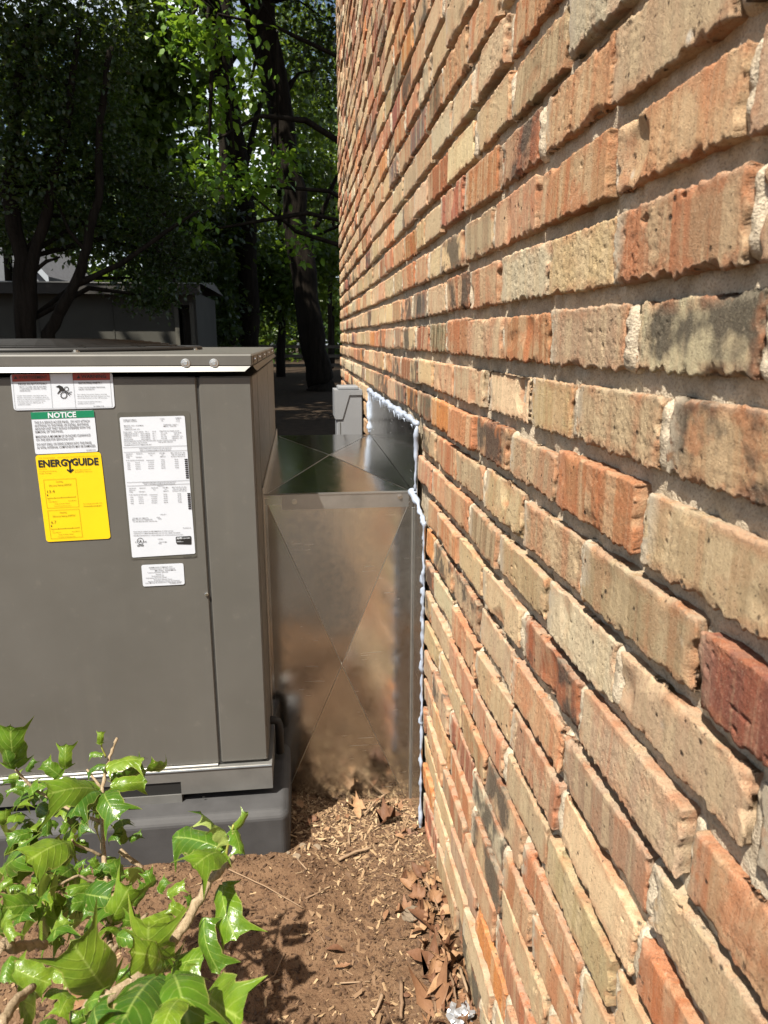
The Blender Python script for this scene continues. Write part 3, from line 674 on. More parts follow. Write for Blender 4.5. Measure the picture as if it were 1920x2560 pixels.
for a, b in (((905,375), (985,365)), ((915,382), (978,400)), ((920,392), (955,425)), ((870,352), (925,375))): P.line(zw(*a), zw(*b), 1.4)
P.done()
# notice sticker
no = sticker('notice_label', [zw(352,678), zw(1322,645), zw(1388,1282), zw(425,1325)], M['white'], 'white notice sticker with a green header', rad=0.004)
flat(no, 'green_header', [zw(353,680), zw(1321,647), zw(1331,756), zw(363,786)], M['green'])
Print(no, M['lwhite']).text('NOTICE', zw(622,767), zw(1055,750), 13.0, 0.03).done()
P = Print(no, M['ink2'])
for tx, a, b, y0, y1 in (('THIS IS A SERVICE ACCESS PANEL.  DO NOT ATTACH', 410, 1255, 853, 828), ('ANYTHING TO THIS PANEL OR INSTALL ANYTHING', 415, 1240, 903, 878), ('AROUND UNIT THAT WOULD INTERFERE WITH THE', 420, 1268, 950, 925),
                         ('REMOVAL OF THIS PANEL.', 424, 855, 998, 983), ('MAINTAIN A MINIMUM OF 24 INCHES CLEARANCE', 432, 1270, 1072, 1043), ('ON THIS SIDE FOR SERVICING UNIT.', 438, 1020, 1120, 1100),
                         ('DO NOT DRILL OR DRIVE SCREWS INTO THIS PANEL', 450, 1293, 1190, 1160), ('AS VITAL INTERNAL COMPONENTS MAY BE DAMAGED.', 452, 1352, 1240, 1208)):
    P.text(tx, zw(a, y0), zw(b, y1), 6.0, 0.012)
P.text('92-22593-37-00', zw(1208, 1272), zw(1348, 1266), 4.0).done()
# yellow energy sticker
ze = lambda x, y: (70+x/7.541, 1110+y/7.541)
en = sticker('energy_label', [ze(140,212), ze(1372,150), ze(1562,1778), ze(352,1845)], M['yellow'], 'bright yellow energy rating sticker with two boxed scales')
P = Print(en, M['ink'])
def stroke_word(letters):
    for pts, w in letters: 
        for a, b in zip(pts[:-1], pts[1:]): P.line(ze(*a), ze(*b), w)
P.text('ENERG', ze(208,432), ze(748,404), 16.5, 0.035).text('GUIDE', ze(832,398), ze(1338,385), 17.0, 0.035)
stroke_word([([(738,290), (790,340)], 4.6), ([(838,285), (790,345)], 4.6), ([(788,335), (803,520)], 4.6)])
P.poly([ze(728,485), ze(752,468), ze(802,505), ze(845,462), ze(872,478), ze(804,543)])
for x, y in ((372,985), (447,1565)): P.poly([ze(x-14,y-37), ze(x+13,y-38), ze(x,y)])
P.done()
P = Print(en, M['brown'])
P.text('U.S. Government', ze(210,272), ze(515,258), 2.6).text('Federal law prohibits removal of this label before consumer purchase.', ze(560,255), ze(1308,222), 2.0)
for i, tx in enumerate(('Heat Pump', 'Cooling and Heating', 'Single Package')): P.text(tx, ze(212+i*4, 478+i*40), ze((360, 540, 452)[i], 470+i*40), 2.2)
P.text('Rheem Sales Company, Inc.', ze(890,492), ze(1190,478), 2.2).text('RQPM Series', ze(890,530), ze(1215,518), 2.2)
for k, (bx, ttl, sub, val, tl) in enumerate((([(298,672), (905,643), (965,1178), (368,1205)], 'Cooling', 'Efficiency Rating (SEER2)*', '13.4', (535, 722)), ([(375,1250), (968,1222), (1032,1745), (440,1780)], 'Heating', 'Efficiency Rating (HSPF2)*', '6.7', (608, 1302)))):
    for i in range(4): P.line(ze(*bx[i]), ze(*bx[(i+1) % 4]), 0.6)
    x0, y0 = tl
    P.text(ttl, ze(x0, y0), ze(x0+125, y0-8), 4.0).text(sub, ze(x0-132, y0+75), ze(x0+296, y0+50), 4.2)
    P.text(val, ze(x0-165, y0+198 if k == 0 else y0+196), ze(x0-165+(138 if k == 0 else 95), y0+188), 7.0)
    a = (x0-160, y0+298); b = (x0+365, y0+268); P.line(ze(*a), ze(*b), 0.9)
    for j in range(5):
        cx_, cy_ = a[0]+(b[0]-a[0])*j/4, a[1]+(b[1]-a[1])*j/4; P.line(ze(cx_, cy_-16), ze(cx_, cy_+6), 0.7)
    P.text(val, ze(x0-152, y0+338), ze(x0-112, y0+335), 2.4).text('Least Efficient', ze(x0-138, y0+372), ze(x0+22, y0+362), 2.3).text('Most Efficient', ze(x0+228, y0+352), ze(x0+382, y0+340), 2.3)
    P.text('Range of Similar Models', ze(x0-22, y0+408), ze(x0+258, y0+396), 2.3).text('*Seasonal Energy Efficiency Ratio 2' if k == 0 else '*Heating Seasonal Performance Factor', ze(x0-42, y0+450), ze(x0+292, y0+438), 2.0)
P.text('For energy cost info, visit', ze(1050,1132), ze(1400,1112), 2.6).text('Productinfo.energy.gov', ze(1058,1180), ze(1395,1160), 2.9, 0.01).done()
# rating plate on its dark backing
zr = lambda x, y: (290+x/5.671, 1020+y/5.671)
bk = sticker('plate_backing', [zr(15,62), zr(1045,40), zr(1150,2120), zr(205,2150)], M['plategrey'], 'dark grey rectangle around the rating plate', th=0.0004, up=0.0004)
ra = sticker('rating_plate', [zr(52,132), zr(975,110), zr(1127,2062), zr(232,2118)], M['white'], 'tall white rating plate covered in small black print', th=0.0006, rad=0.003, up=0.0012)
P = Print(ra, M['ink2'])
def T(tx, x0, x1, y, cap=2.3, slope=-0.022): P.text(tx, zr(x0, y), zr(x1, y+slope*(x1-x0)), cap, 0.012)
T('RHEEM SALES COMPANY', 105, 290, 172); T('FORT SMITH, ARKANSAS', 108, 300, 193); T('OUTDOOR', 625, 690, 158); T('USE', 642, 670, 183); T('ASSEMBLED', 840, 925, 145); T('IN THE', 855, 905, 168); T('U.S.A.', 855, 908, 192)
T('MODEL NO.: RQPM36', 115, 390, 255); T('SERIAL NO.:', 675, 885, 240); T('OPTION CODE:', 118, 230, 282); T('MFG. DATE:', 675, 860, 262); T('COMPRESSOR CODE:  SCTS', 122, 338, 308)
rows = [('POWER SUPPLY:', 'VOLTS 208/230', 'PH. 1', 'HZ 60', 'OPERATING VOLT RANGE: 187-253', ''), ('COMPRESSOR CIRCUIT 1', 'VOLTS 208/230', 'PH. 1', '', 'RLA 16.00', 'LRA 98.00'), ('COMPRESSOR CIRCUIT 2', 'VOLTS 208/230', 'PH. 1', '', 'RLA N/A', 'LRA N/A'), ('OUTDOOR FAN:', 'VOLTS 208/230', 'PH. 1', '', 'FLA 1.00', 'HP(W): 1/5'), ('INDOOR BLOWER:', 'VOLTS 208/230', 'PH. 1', '', 'FLA 3.80', 'HP(W): 1/2')]
for i, r in enumerate(rows):
    y = 345+i*26
    T(r[0], 105+i*3, (232, 318, 320, 225, 245)[i], y); T(r[1], (258, 345, 350, 352, 356)[i], (388, 482, 485, 486, 488)[i], y-4); T(r[2], (420, 520, 522, 524, 526)[i], (465, 565, 567, 569, 571)[i], y-8)
    if r[3]: T(r[3], 516, 568, y-10)
    T(r[4], (618, 638, 640, 642, 644)[i], (895, 725, 706, 720, 722)[i], y-14)
    if r[5]: T(r[5], (0, 822, 825, 795, 797)[i], (0, 928, 898, 945, 940)[i], y-18)
T('DESIGN PRESSURE: 550 PSIG (3792 kPa) HIGH SIDE, 250 PSIG (1724 kPa) LOW SIDE', 115, 848, 473); T('FACTORY CHARGE: 108 OZ R410A', 118, 445, 500); T('3.06 kg PER CIRCUIT', 600, 808, 486); T('MAXIMUM DESIGN OUTLET TEMPERATURE: 200 F', 122, 508, 528)
for ya, yb, xa, xb in ((557, 530, 105, 1010), (625, 597, 113, 1012), (1052, 1022, 155, 1045), (1102, 1070, 160, 1050)): P.line(zr(xa, ya), zr(xb, yb), 0.7)
T('SINGLE POWER SUPPLY FOR BOTH UNIT AND HEATER KIT', 330, 790, 578); T('REFER TO THE WIRING DIAGRAM OF HEATER KIT INSTALLED', 345, 785, 605)
T('SEPARATE POWER SUPPLY FOR BOTH UNIT AND HEATER KIT', 380, 855, 1063); T('REFER TO THE WIRING DIAGRAM OF HEATER KIT INSTALLED', 403, 838, 1084); T('CIRCUIT 1', 588, 678, 1106)
for y0, ox_ in ((655, 0), (1142, 45)):
    for i, (a, b, c_, d_) in enumerate((('HEATER KIT', 145, 242, 0), ('HEATER KW', 290, 378, 0), ('HEATER KIT', 458, 555, 0), ('UNIT MIN.', 617, 700, 0))): T(a, b+ox_, c_+ox_, y0-4*i)
    T('MODEL NO.', 148+ox_, 232+ox_, y0+26); T('RXJJ-', 150+ox_, 200+ox_, y0+50); T('240/208 V', 283+ox_, 372+ox_, y0+46); T('FLA', 487+ox_, 518+ox_, y0+18); T('CKT.', 645+ox_, 680+ox_, y0+12); T('AMPACITY', 625+ox_, 705+ox_, y0+38)
    for i, tx in enumerate(('MAX. FUSE OR CKT. BKR.', 'SIZE CKT. BKR. MUST', 'BE HACR TYPE FOR USA')): T(tx, (780, 790, 785)[i]+ox_*0.4, 985+ox_*0.4, y0-16+i*26)
    T('IF NO HEATER KIT INSTALLED', 148+ox_, 398+ox_, y0+92); P.line(zr(430+ox_, y0+83), zr(545+ox_, y0+80), 0.8)
    for i in range(4):
        y = y0+125+i*29
        T('A0%dJ' % (i+5), 158+ox_+i*2, 200+ox_+i*2, y); T('4.%d/3.6' % (i+5), 273+ox_+i*3, 340+ox_+i*4, y-4); T('%d.5/20.0' % (17+i*6), 458+ox_+i, 540+ox_, y-9)
    for i in range(5): T('%d/%d' % (24+i*11, 26+i*12), 638+ox_*0.8+i*2, 690+ox_*0.8+i*3, y0+82+i*29); T('%d/%d' % (35+i*10, 40+i*10), 832+ox_*0.9+i*2, 882+ox_*0.9+i*3, y0+76+i*29)
T('CIRCUIT 2', 630, 715, 1512); T('UNIT MIN. CKT. AMPACITY', 235, 462, 1565); T('24/26', 578, 625, 1552); T('MAX. FUSE OR CKT. BREAKER SIZE', 235, 518, 1587); T('35/40', 598, 645, 1572); T('CKT. BKR. MUST BE HACR TYPE FOR USA', 240, 585, 1612)
T('92-107375-01', 952, 1062, 1703); T('SHORT-CIRCUIT CURRENT: 5kA RMS SYMMETRICAL AT RATED VOLTAGE', 250, 812, 1755); T('CLEARANCE TO COMBUSTIBLE MATERIALS: 0 IN. TOP, 0 IN. CABINET, DISCHARGE', 253, 910, 1782); T('PLENUM, 0 DISCHARGE DUCT.  DESIGN CERTIFIED FOR OUTDOOR INSTALLATION ONLY', 255, 955, 1812)
T('LISTED', 598, 668, 1860); T('HEAT PUMP', 615, 722, 1902); T('FP62', 605, 648, 1922)
P.done()
P = Print(ra, M['ink'], 'black_marks')
for i in range(10): x, y = 973+i*2.3, 718+i*28.8; P.poly([zr(x, y), zr(x+43, y-2), zr(x+44, y+15), zr(x+1, y+17)])
for i in range(9): x, y = 1012+i*2.0, 1203+i*26.4; P.poly([zr(x, y), zr(x+43, y-2), zr(x+44, y+14), zr(x+1, y+16)])
P.ring(zr(347,1882), 7.2, 8.3, 28).text('UL', zr(325,1908), zr(372,1895), 6.0, 0.02).text('C', zr(275,1908), zr(292,1907), 3.4, 0.02).text('US', zr(402,1902), zr(436,1900), 3.4, 0.02).text('LISTED', zr(305,1958), zr(398,1953), 4.2, 0.03)
P.poly([zr(848,1832), zr(862,1820), zr(1060,1810), zr(1070,1822), zr(1072,1920), zr(1060,1930), zr(868,1925), zr(855,1905)]); P.done()
P = Print(ra, M['lwhite'], 'white_lettering', 0.0012); P.text('AHRI', zr(862,1858), zr(942,1850), 4.8, 0.03).text('CERTIFIED', zr(952,1852), zr(1055,1845), 2.8, 0.01); P.line(zr(862,1885), zr(925,1882), 0.6).line(zr(864,1895), zr(958,1890), 0.6); P.done()
# small sticker
zs = lambda x, y: (340+x/11.85, 1390+y/11.85)
sm = sticker('small_label', [zs(160,265), zs(1405,210), zs(1447,835), zs(212,900)], M['white'], 'small white sticker printed in Spanish under the rating plate', rad=0.004)
P = Print(sm, M['ink2'])
for tx, a, b, y in (('RHEEM SALES COMPANY, INC.', 390, 1090, 350), ('Acondicionador de Aire Central', 420, 1145, 395), ('Modelo: RQPM36', 565, 1185, 440), ('Tension Nominal: 208-230', 345, 945, 500), ('Fases: 1', 595, 800, 548), ('Frecuencia: 60', 475, 828, 600), ('Corriente Nominal: 20.80', 300, 910, 660), ('Requiere Planta Fisica', 535, 1075, 705), ('Hecho en los Estados Unidos de America', 365, 1295, 760), ('Leer Manual de Instalacion y Operacion Anexo', 285, 1360, 805), ('92-42862-09-00', 1000, 1335, 812)):
    P.text(tx, zs(a, y), zs(b, y-0.045*(b-a)), 2.7, 0.005)
P.done()
pn = Print(bk, M['ink'], 'part_number'); pn.text('92-22542-14-03', zr(958, 2118), zr(1155, 2108), 2.4); pn.done()
# drain elbow at the foot of the side
dr = MB(); dr.tube([(UX-0.02, 1.66, 0.235), (UX+0.02, 1.66, 0.235), (UX+0.032, 1.66, 0.228), (UX+0.036, 1.66, 0.21), (UX+0.036, 1.66, 0.15)], 0.017, 12)
dr = MB(); dr.tube([(UX-0.02, 1.69, 0.235), (UX+0.012, 1.69, 0.235), (UX+0.020, 1.69, 0.230), (UX+0.023, 1.69, 0.218), (UX+0.023, 1.69, 0.14)], 0.011, 12)
upart(dr, 'drain_elbow', M['wire'], None, True)

# ---- pad
pad = MB(); pad.box(UXL-0.06, -0.338, 1.462, UYB+0.06, -0.03, 0.125, 0.014)
po = pad.build('equipment_pad', M['pad'], None, loc=(-1.0, 2.2, 0)); tag(po, 'dark grey plastic equipment pad under the heat pump cabinet', 'pad')
bv = po.modifiers.new('b', 'BEVEL'); bv.width = 0.006; bv.segments = 2

# ================================================================== DUCT
DY, DYB, DX0, DX1, DZ0, DZ1 = 1.757, 2.905, UX+0.003, -0.004, -0.11, 0.818
duct = tag(empty('sheet_metal_duct', (-0.2, 2.3, 0)), 'shiny galvanised sheet metal duct running from the cabinet into the brick wall', 'duct')
DL = Vector((-0.2, 2.3, 0))
def dpart(mb, name, mat, par=None, smooth=False):
    o = mb.build(name, mat, None, smooth, loc=DL); o.parent = par or duct; o.location = (0, 0, 0); return o
ux0 = at(722, 1300, DY).x
def crossbrake(A, B, C_, D_, nrm, rise, inset=0.012, th=0.0012):
    """sheet with an X crease, its centre proud by rise"""
    A, B, C_, D_ = map(Vector, (A, B, C_, D_)); c = (A+B+C_+D_)/4; n = Vector(nrm)
    I = [p+(c-p)*inset*4 for p in (A, B, C_, D_)]
    top = [A, B, C_, D_]+I+[c+n*rise]; bot = [p-n*th for p in top]
    f = []
    for i in range(4): f.append((i, (i+1) % 4, 4+(i+1) % 4, 4+i)); f.append((4+i, 4+(i+1) % 4, 8))
    mb = MB(); mb.add(top, f); mb.add(bot, [q[::-1] for q in f])
    mb.add([A, B, C_, D_]+[p-n*th for p in (A, B, C_, D_)], [(i, 4+i, 4+(i+1) % 4, (i+1) % 4) for i in range(4)])
    return mb
FR = crossbrake((DX0, DY, DZ0), (DX1, DY, DZ0), (DX1, DY, DZ1-0.001), (DX0, DY, DZ1-0.001), (0, -1, 0), 0.011)
fp = dpart(FR, 'front_sheet', M['galv']); fp['label'] = 'front sheet with diagonal cross creases'
TP = crossbrake((DX0, DY, DZ1), (DX1, DY, DZ1), (DX1, DYB, DZ1), (DX0, DYB, DZ1), (0, 0, 1), 0.009)
dpart(TP, 'top_sheet', M['galv'])
for nm_, A_, C2, c_, up_ in (('f', [(DX0, DY, DZ0), (DX1, DY, DZ0), (DX1, DY, DZ1), (DX0, DY, DZ1)], 0.048, Vector(((DX0+DX1)/2, DY-0.011, (DZ0+DZ1)/2)), (0, -1, 0)), ('t', [(DX0, DY, DZ1), (DX1, DY, DZ1), (DX1, DYB, DZ1), (DX0, DYB, DZ1)], 0.048, Vector(((DX0+DX1)/2, (DY+DYB)/2, DZ1+0.009)), (0, 0, 1))):
    cm = sum((Vector(q) for q in A_), Vector())/4
    for q in A_:
        i_ = Vector(q)+(cm-Vector(q))*C2
        dpart(MB().tube([i_, c_], 0.0010, 5), 'crease', M['screw'])
dpart(MB().box(DX0, DX1, DYB-0.001, DYB, DZ0, DZ1-0.002), 'back_sheet', M['galv'])
cl = MB(); c0 = at(705, 1262, DY).x
cl.box(c0, DX1-0.012, DY-0.0050, DY-0.0006, DZ1-0.036, DZ1+0.0008); cl.box(DX0+0.001, DX1, DY-0.0064, DY+0.010, DZ1+0.0009, DZ1+0.0030)
cle = dpart(cl, 'seam_cleat', M['galv2'])
def dscrew(p, d, r=0.005):
    mb = MB(); p = Vector(p); d = Vector(d)
    mb.tube([p-d*0.001, p+d*0.0012], [r*1.4, r*1.4], 12); mb.tube([p+d*0.001, p+d*r*0.9], [r, r*0.85], 6); return dpart(mb, 'screw', M['screw'], cle)
for q in ((736, 1254), (1000, 1241)): dscrew(at(*q, DY-0.0050), (0, -1, 0))
# flange against the cabinet
flg = MB(); flg.box(UX+0.0015, UX+0.0045, DY-0.022, DYB+0.02, DZ1, DZ1+0.026); flg.box(UX+0.0015, UX+0.004, DY-0.024, DY-0.001, 0.13, DZ1+0.026)
flo = dpart(flg, 'cabinet_flange', M['galv2'])
# plate closing the hole in the wall
pl = MB(); pl.box(-0.003, -0.0015, 1.702, DYB+0.016, DZ1-0.02, 0.990); pl.box(-0.0032, -0.0012, 1.586, DY-0.002, -0.10, DZ1-0.021)
plo = dpart(pl, 'wall_plate', M['galv']); plo['label'] = 'flat sheet plate closing the hole in the bricks'
dpart(MB().tube([(DX1-0.001, DY-0.002, -0.1), (DX1-0.001, DY-0.002, DZ1-0.04)], 0.003, 6), 'corner_seam', M['galv2'])

# ---- sealant bead
def bead(path, r0, seed, drip=0.3):
    pts = []
    for a, b in zip(path[:-1], path[1:]):
        a = Vector(a); b = Vector(b); n = max(2, int((b-a).length/0.006))
        pts += [a+(b-a)*(i/n) for i in range(n)]
    pts.append(Vector(path[-1])); s = np.arange(len(pts))*0.006
    nz = fbm(np.stack([s*45+seed, s*0, s*0], -1), 3); n2 = fbm(np.stack([s*30+seed, s*0+5, s*0], -1), 2)-0.5; n3 = fbm(np.stack([s*38+seed, s*0+9, s*0], -1), 2)-0.5
    rad = r0*np.clip(0.05+1.9*(nz-0.12)+0.5*(fbm(np.stack([s*160+seed, s*0+3, s*0], -1), 2)-0.5), 0.2, 2)
    return [p+Vector((-abs(n2[i])*0.008, n3[i]*0.012, n2[i]*0.012)) for i, p in enumerate(pts)], [float(r) for r in rad]
sb = MB()
for path, r0, sd in (([(-0.004, 2.925, 0.822), (-0.004, 2.925, 0.990)], 0.0085, 1), ([(-0.002, 2.925, 0.995), (-0.004, 1.700, 0.999)], 0.0085, 2),
                     ([(-0.005, 1.700, 0.995), (-0.006, 1.703, 0.835)], 0.0055, 3), ([(-0.010, 1.735, 0.822), (-0.006, 1.690, 0.815), (-0.003, 1.582, 0.780)], 0.0085, 4), ([(-0.004, 1.582, 0.785), (-0.004, 1.582, -0.045)], 0.0042, 6)):
    p, r = bead(path, r0, sd); sb.tube(p, r, 9)
for k in range(9):
    y_ = 1.75+k*0.12+random.random()*0.05; L = random.uniform(0.008, 0.03)
    sb.tube([(-0.007, y_, 0.992), (-0.006, y_, 0.992-L*0.6), (-0.0055, y_, 0.992-L)], [0.004, 0.0022, 0.001], 6)
for k in range(13):
    z_ = random.uniform(0.05, 0.76); r_ = random.uniform(0.003, 0.0085); L = random.uniform(1.2, 4.0)
    sb.tube([(-0.004, 1.583, z_-r_*L), (-0.006, 1.587, z_-r_*L*.4), (-0.006, 1.589, z_+r_*0.4), (-0.004, 1.583, z_+r_*L*.7)], [r_*0.3, r_*0.95, r_*random.uniform(.5, .9), r_*0.25], 8)
tag(sb.build('sealant_bead', M['foam'], None, True, loc=(0, 1.7, 0.8)), 'lumpy white sealant bead between the metal duct and the bricks', 'sealant')

# ================================================================== DISCONNECT BOX on the wall behind the duct
bx = tag(empty('disconnect_box', (-0.06, 3.3, 0.55)), 'grey plastic electrical box on the brick wall behind the duct', 'electrical box')
BL = Vector((-0.06, 3.3, 0.55)); b0 = at(836, 1000, 3.235); b1 = at(905, 1000, 3.235)
def bpart(mb, name, mat, par=None): o = mb.build(name, mat, None, loc=BL); o.parent = par or bx; o.location = (0, 0, 0); return o
xl, xr = b0.x, -0.004
bpart(MB().box(xl+0.010, xr, 3.240, 3.40, 0.52, 0.968, 0.004), 'body', M['boxgrey'])
# hinged lid: stepped side outline
lz = at(870, 1048, 3.235).z; lo_ = [(xl, 0.975), (xr-0.001, 0.975), (xr-0.001, 0.953), (xl+0.068, 0.953), (xl+0.035, lz), (xl+0.004, lz), (xl, lz+0.006)]
md = MB(); n = len(lo_); md.add([(x, 3.2345, z) for x, z in lo_]+[(x, 3.405, z) for x, z in lo_], [tuple(range(n)), tuple(range(n, 2*n))[::-1]]+[(i, (i+1) % n, n+(i+1) % n, n+i) for i in range(n)])
lid = bpart(md, 'lid', M['boxgrey'])
bpart(MB().box(xl+0.018, xr-0.016, 3.250, 3.39, 0.9755, 0.990, 0.003), 'top_rim', M['boxgrey'], lid)
bpart(MB().box(xl+0.024, xl+0.0265, 3.2375, 3.2398, 0.52, lz-0.012), 'groove_shade', M['plategrey'])  # raised darker strip, a groove's shade painted as colour

# ================================================================== FALLEN LEAVES, STICKS, STONES, CHIPS
def leaf_outline(kind):
    if kind == 0:  return [(0,0), (.18,.13), (.4,.24), (.65,.2), (.85,.09), (1,0), (.85,-.1), (.62,-.21), (.4,-.23), (.18,-.14)]
    if kind == 1:  return [(0,0), (.1,.22), (.05,.42), (.28,.36), (.42,.55), (.52,.3), (.72,.3), (.8,.16), (1,0), (.8,-.15), (.7,-.32), (.5,-.28), (.4,-.52), (.26,-.34), (.06,-.4), (.1,-.2)]
    return [(0,0), (.12,.08), (.22,.17), (.33,.1), (.45,.22), (.56,.12), (.7,.2), (.8,.09), (1,0), (.8,-.1), (.68,-.19), (.56,-.11), (.44,-.2), (.33,-.1), (.2,-.16), (.1,-.07)]
def dead_leaf_mesh(kind, seed):
    rn = np.random.default_rng(seed); ol = np.array(leaf_outline(kind)); ol += rn.normal(size=ol.shape)*0.015; n = len(ol)
    cx_ = np.linspace(0.02, 0.98, 7); mid = np.stack([cx_, cx_*0], -1)
    k1, k2, k3 = rn.normal()*0.5, 0.5+rn.random()*1.4, rn.normal()*0.5
    def lift(p):
        x, y = p[:,0], p[:,1]; z = k2*y*y*2.2+k1*(x-.5)**2*1.3+k3*(x-.5)*y*2.0+0.04*np.sin(x*9+seed)*np.sign(y)*np.abs(y)*2
        return np.stack([x, y*(1-0.35*k2*np.abs(y)), z], -1)
    V = [(*p,) for p in lift(np.concatenate([ol, mid]))]
    tris = []
    # fan from midrib points
    near = [int(np.argmin(np.abs(cx_-p[0]))) for p in ol]
    for i in range(n):
        j = (i+1) % n; a, b = near[i], near[j]
        if a == b: tris.append((i, j, n+a))
        else:
            st = 1 if b > a else -1; m_ = a
            tris.append((i, j, n+a))
            while m_ != b: tris.append((j, n+m_+st, n+m_)); m_ += st
    return np_mesh('fallen_leaf', np.array(V), None, np.array(tris), True)
DLM = [dead_leaf_mesh(k % 3, k) for k in range(9)]
for m_ in DLM: m_.materials.append(M['deadleaf'])
def put_dead(mesh, x, y, size, rz, tx, ty, label, group, up=0.004, nm='fallen_leaf'):
    o = link(bpy.data.objects.new(nm, mesh)); o.location = (x, y, gz(x, y)+up); o.scale = (size, size, size*0.8); o.rotation_euler = (tx, ty, rz)
    tag(o, label, 'leaf', group); return o
def ground_at(px, py):
    p = atz(px, py, 0.0)
    for _ in range(4): p = atz(px, py, gz(p.x, p.y))
    return p
zq = lambda x, y: (560+x*0.41, 1900+y*0.41)
big = [(1215, 1330, .085, 1, 'large flat brown lobed leaf lying near the foot of the wall'), (1285, 960, .06, 0, 'curled reddish brown leaf beside the flat tan stone'), (1300, 1060, .075, 0, 'pale-edged curled leaf leaning on the bricks below the stone'),
       (1270, 1240, .055, 0, 'yellow-tan folded leaf above the large lobed leaf'), (1130, 1100, .05, 2, 'orange-brown bent leaf below the tan stone'), (1290, 1560, .10, 1, 'big red-brown leaf at the bottom edge of the picture'),
       (950, 400, .075, 1, 'pale tan lobed leaf in the litter before the duct'), (1080, 440, .085, 2, 'yellow-tan oak leaf in the litter before the duct'), (830, 370, .05, 0, 'curved brown leaf left of the pale lobed leaf'), (770, 290, .055, 1, 'pale leaf close under the duct front'),
       (975, 1000, .028, 0, 'small orange leaf flake on bare soil'), (745, 1175, .042, 0, 'curled grey-brown leaf with a white patch on bare soil'), (670, 1290, .035, 2, 'pale flake of leaf in the lower middle soil'), (1440, 1330, .07, 0, 'dark upright leaf against the wall foot'), (1380, 1190, .06, 0, 'silvery curled leaf against the wall foot')]
for i, (zx, zy, s_, k_, lab) in enumerate(big):
    p = ground_at(*zq(zx, zy)); put_dead(DLM[(i*3+k_) % 9 // 3*3+k_], min(p.x, -0.02), p.y, s_, random.uniform(0, 6.3), random.uniform(-.35, .35), random.uniform(-.35, .35), lab, None, 0.008)
for i in range(120):
    if i < 100: y_ = random.uniform(0.85, 1.40); x_ = -0.012-abs(random.gauss(0, 0.045)); kd = random.randrange(3); gr = 'dry leaves along the foot of the wall'; lb = 'dry brown '+('plain oval', 'broad lobed', 'wavy oak-like')[kd]+' leaf at the wall foot, '+('near the bottom edge' if y_ < 1.05 else 'beside the flat tan stone' if y_ < 1.22 else 'between the tan stone and the duct')
    else: y_ = random.uniform(1.52, 1.74); x_ = random.uniform(-0.32, -0.01); kd = random.randrange(3); gr = 'dry leaves in front of the duct'; lb = 'dry '+('plain oval', 'broad lobed', 'wavy oak-like')[kd]+' leaf in litter before the duct, '+('cabinet side' if x_ < -.17 else 'brick side')
    put_dead(DLM[random.randrange(3)*3+kd], x_, y_, random.uniform(0.014, 0.046) if i < 100 else random.uniform(.015, .04), random.uniform(0, 6.3), random.gauss(0, .5), random.gauss(0, .45), lb, gr, random.uniform(0.003, 0.018))
p = ground_at(160, 2540); put_dead(DLM[0], p.x, p.y, 0.09, 0.9, .2, .1, 'tan dead leaf on the soil under the holly', None, 0.01)
def stick(pts, r, label, lift=0.006, par=None):
    ps = [ground_at(*zq(*q)) for q in pts]; ps = [Vector((min(p.x, -0.012), p.y, p.z+lift*(1+0.5*(i % 2)))) for i, p in enumerate(ps)]
    fine = []
    for a, b in zip(ps[:-1], ps[1:]): fine += [a+(b-a)*(k/4)+Vector((random.gauss(0, r*.25), random.gauss(0, r*.25), 0)) for k in range(4)]
    fine.append(ps[-1]); n = len(fine)
    return tag(MB().tube(fine, [r*(1-0.45*i/n)*random.uniform(.85, 1.1) for i in range(n)], 6).build('stick', M['twig'], None, True, loc=ps[0]), label, 'stick')
stick([(705, 625), (800, 585), (900, 550)], .0042, 'short thick stick lying in the middle of the bare soil', .008)
stick([(980, 235), (920, 290), (855, 350)], .0038, 'brown stick leaning in the litter under the duct', .012)
stick([(30, 680), (250, 790), (480, 915)], .0017, 'long thin reddish twig running down from the pad corner')
stick([(1225, 775), (1260, 850), (1310, 950)], .0032, 'pale stick beside the tan stone near the wall', .014)
stick([(1080, 1380), (1085, 1480), (1080, 1600)], .0048, 'dark stick at the bottom edge pointing up', .008)
stick([(965, 1450), (940, 1520), (920, 1560)], .0040, 'short dark stick left of the bottom stick', .007)
stick([(1500, 1300), (1490, 1420), (1495, 1540)], .0034, 'pale stick standing along the bricks at the bottom', .016)
stick([(1365, 1330), (1395, 1430), (1415, 1530)], .0030, 'grey stick crossing the leaves near the wall', .018)
stick([(370, 1190), (310, 1335), (190, 1400)], .0014, 'thin forked dark twig on the lower left soil')
stick([(760, 460), (765, 540)], .0030, 'tiny upright brown stick above the thick one', .008)
stick([(20, 1170), (50, 1140)], .0035, 'stub of broken twig at the left of the soil', .008)
stick([(135, 1003), (215, 1003)], .0018, 'short white twig beside the hanging holly leaf', .007)
for i in range(26):
    x_, y_ = (random.uniform(-0.95, -0.02), random.uniform(0.9, 1.42)) if i < 14 else (-0.02-abs(random.gauss(0, .05)), random.uniform(.85, 1.5)); a = random.uniform(0, 3.1); L = random.uniform(.02, .07)
    q = [Vector((min(-0.01, x_+math.cos(a)*L*t), y_+math.sin(a)*L*t, gz(x_, y_)+0.004)) for t in (-.5, 0, .5)]
    tag(MB().tube(q, random.uniform(.0008, .002), 5).build('twig', M['twig'], None, True, loc=q[1]), 'fine bit of twig '+('on the open soil' if i < 14 else 'in the leaves at the wall foot')+(' toward the bottom edge' if y_ < 1.15 else ' toward the duct'), 'twig', 'fine twigs on the soil')
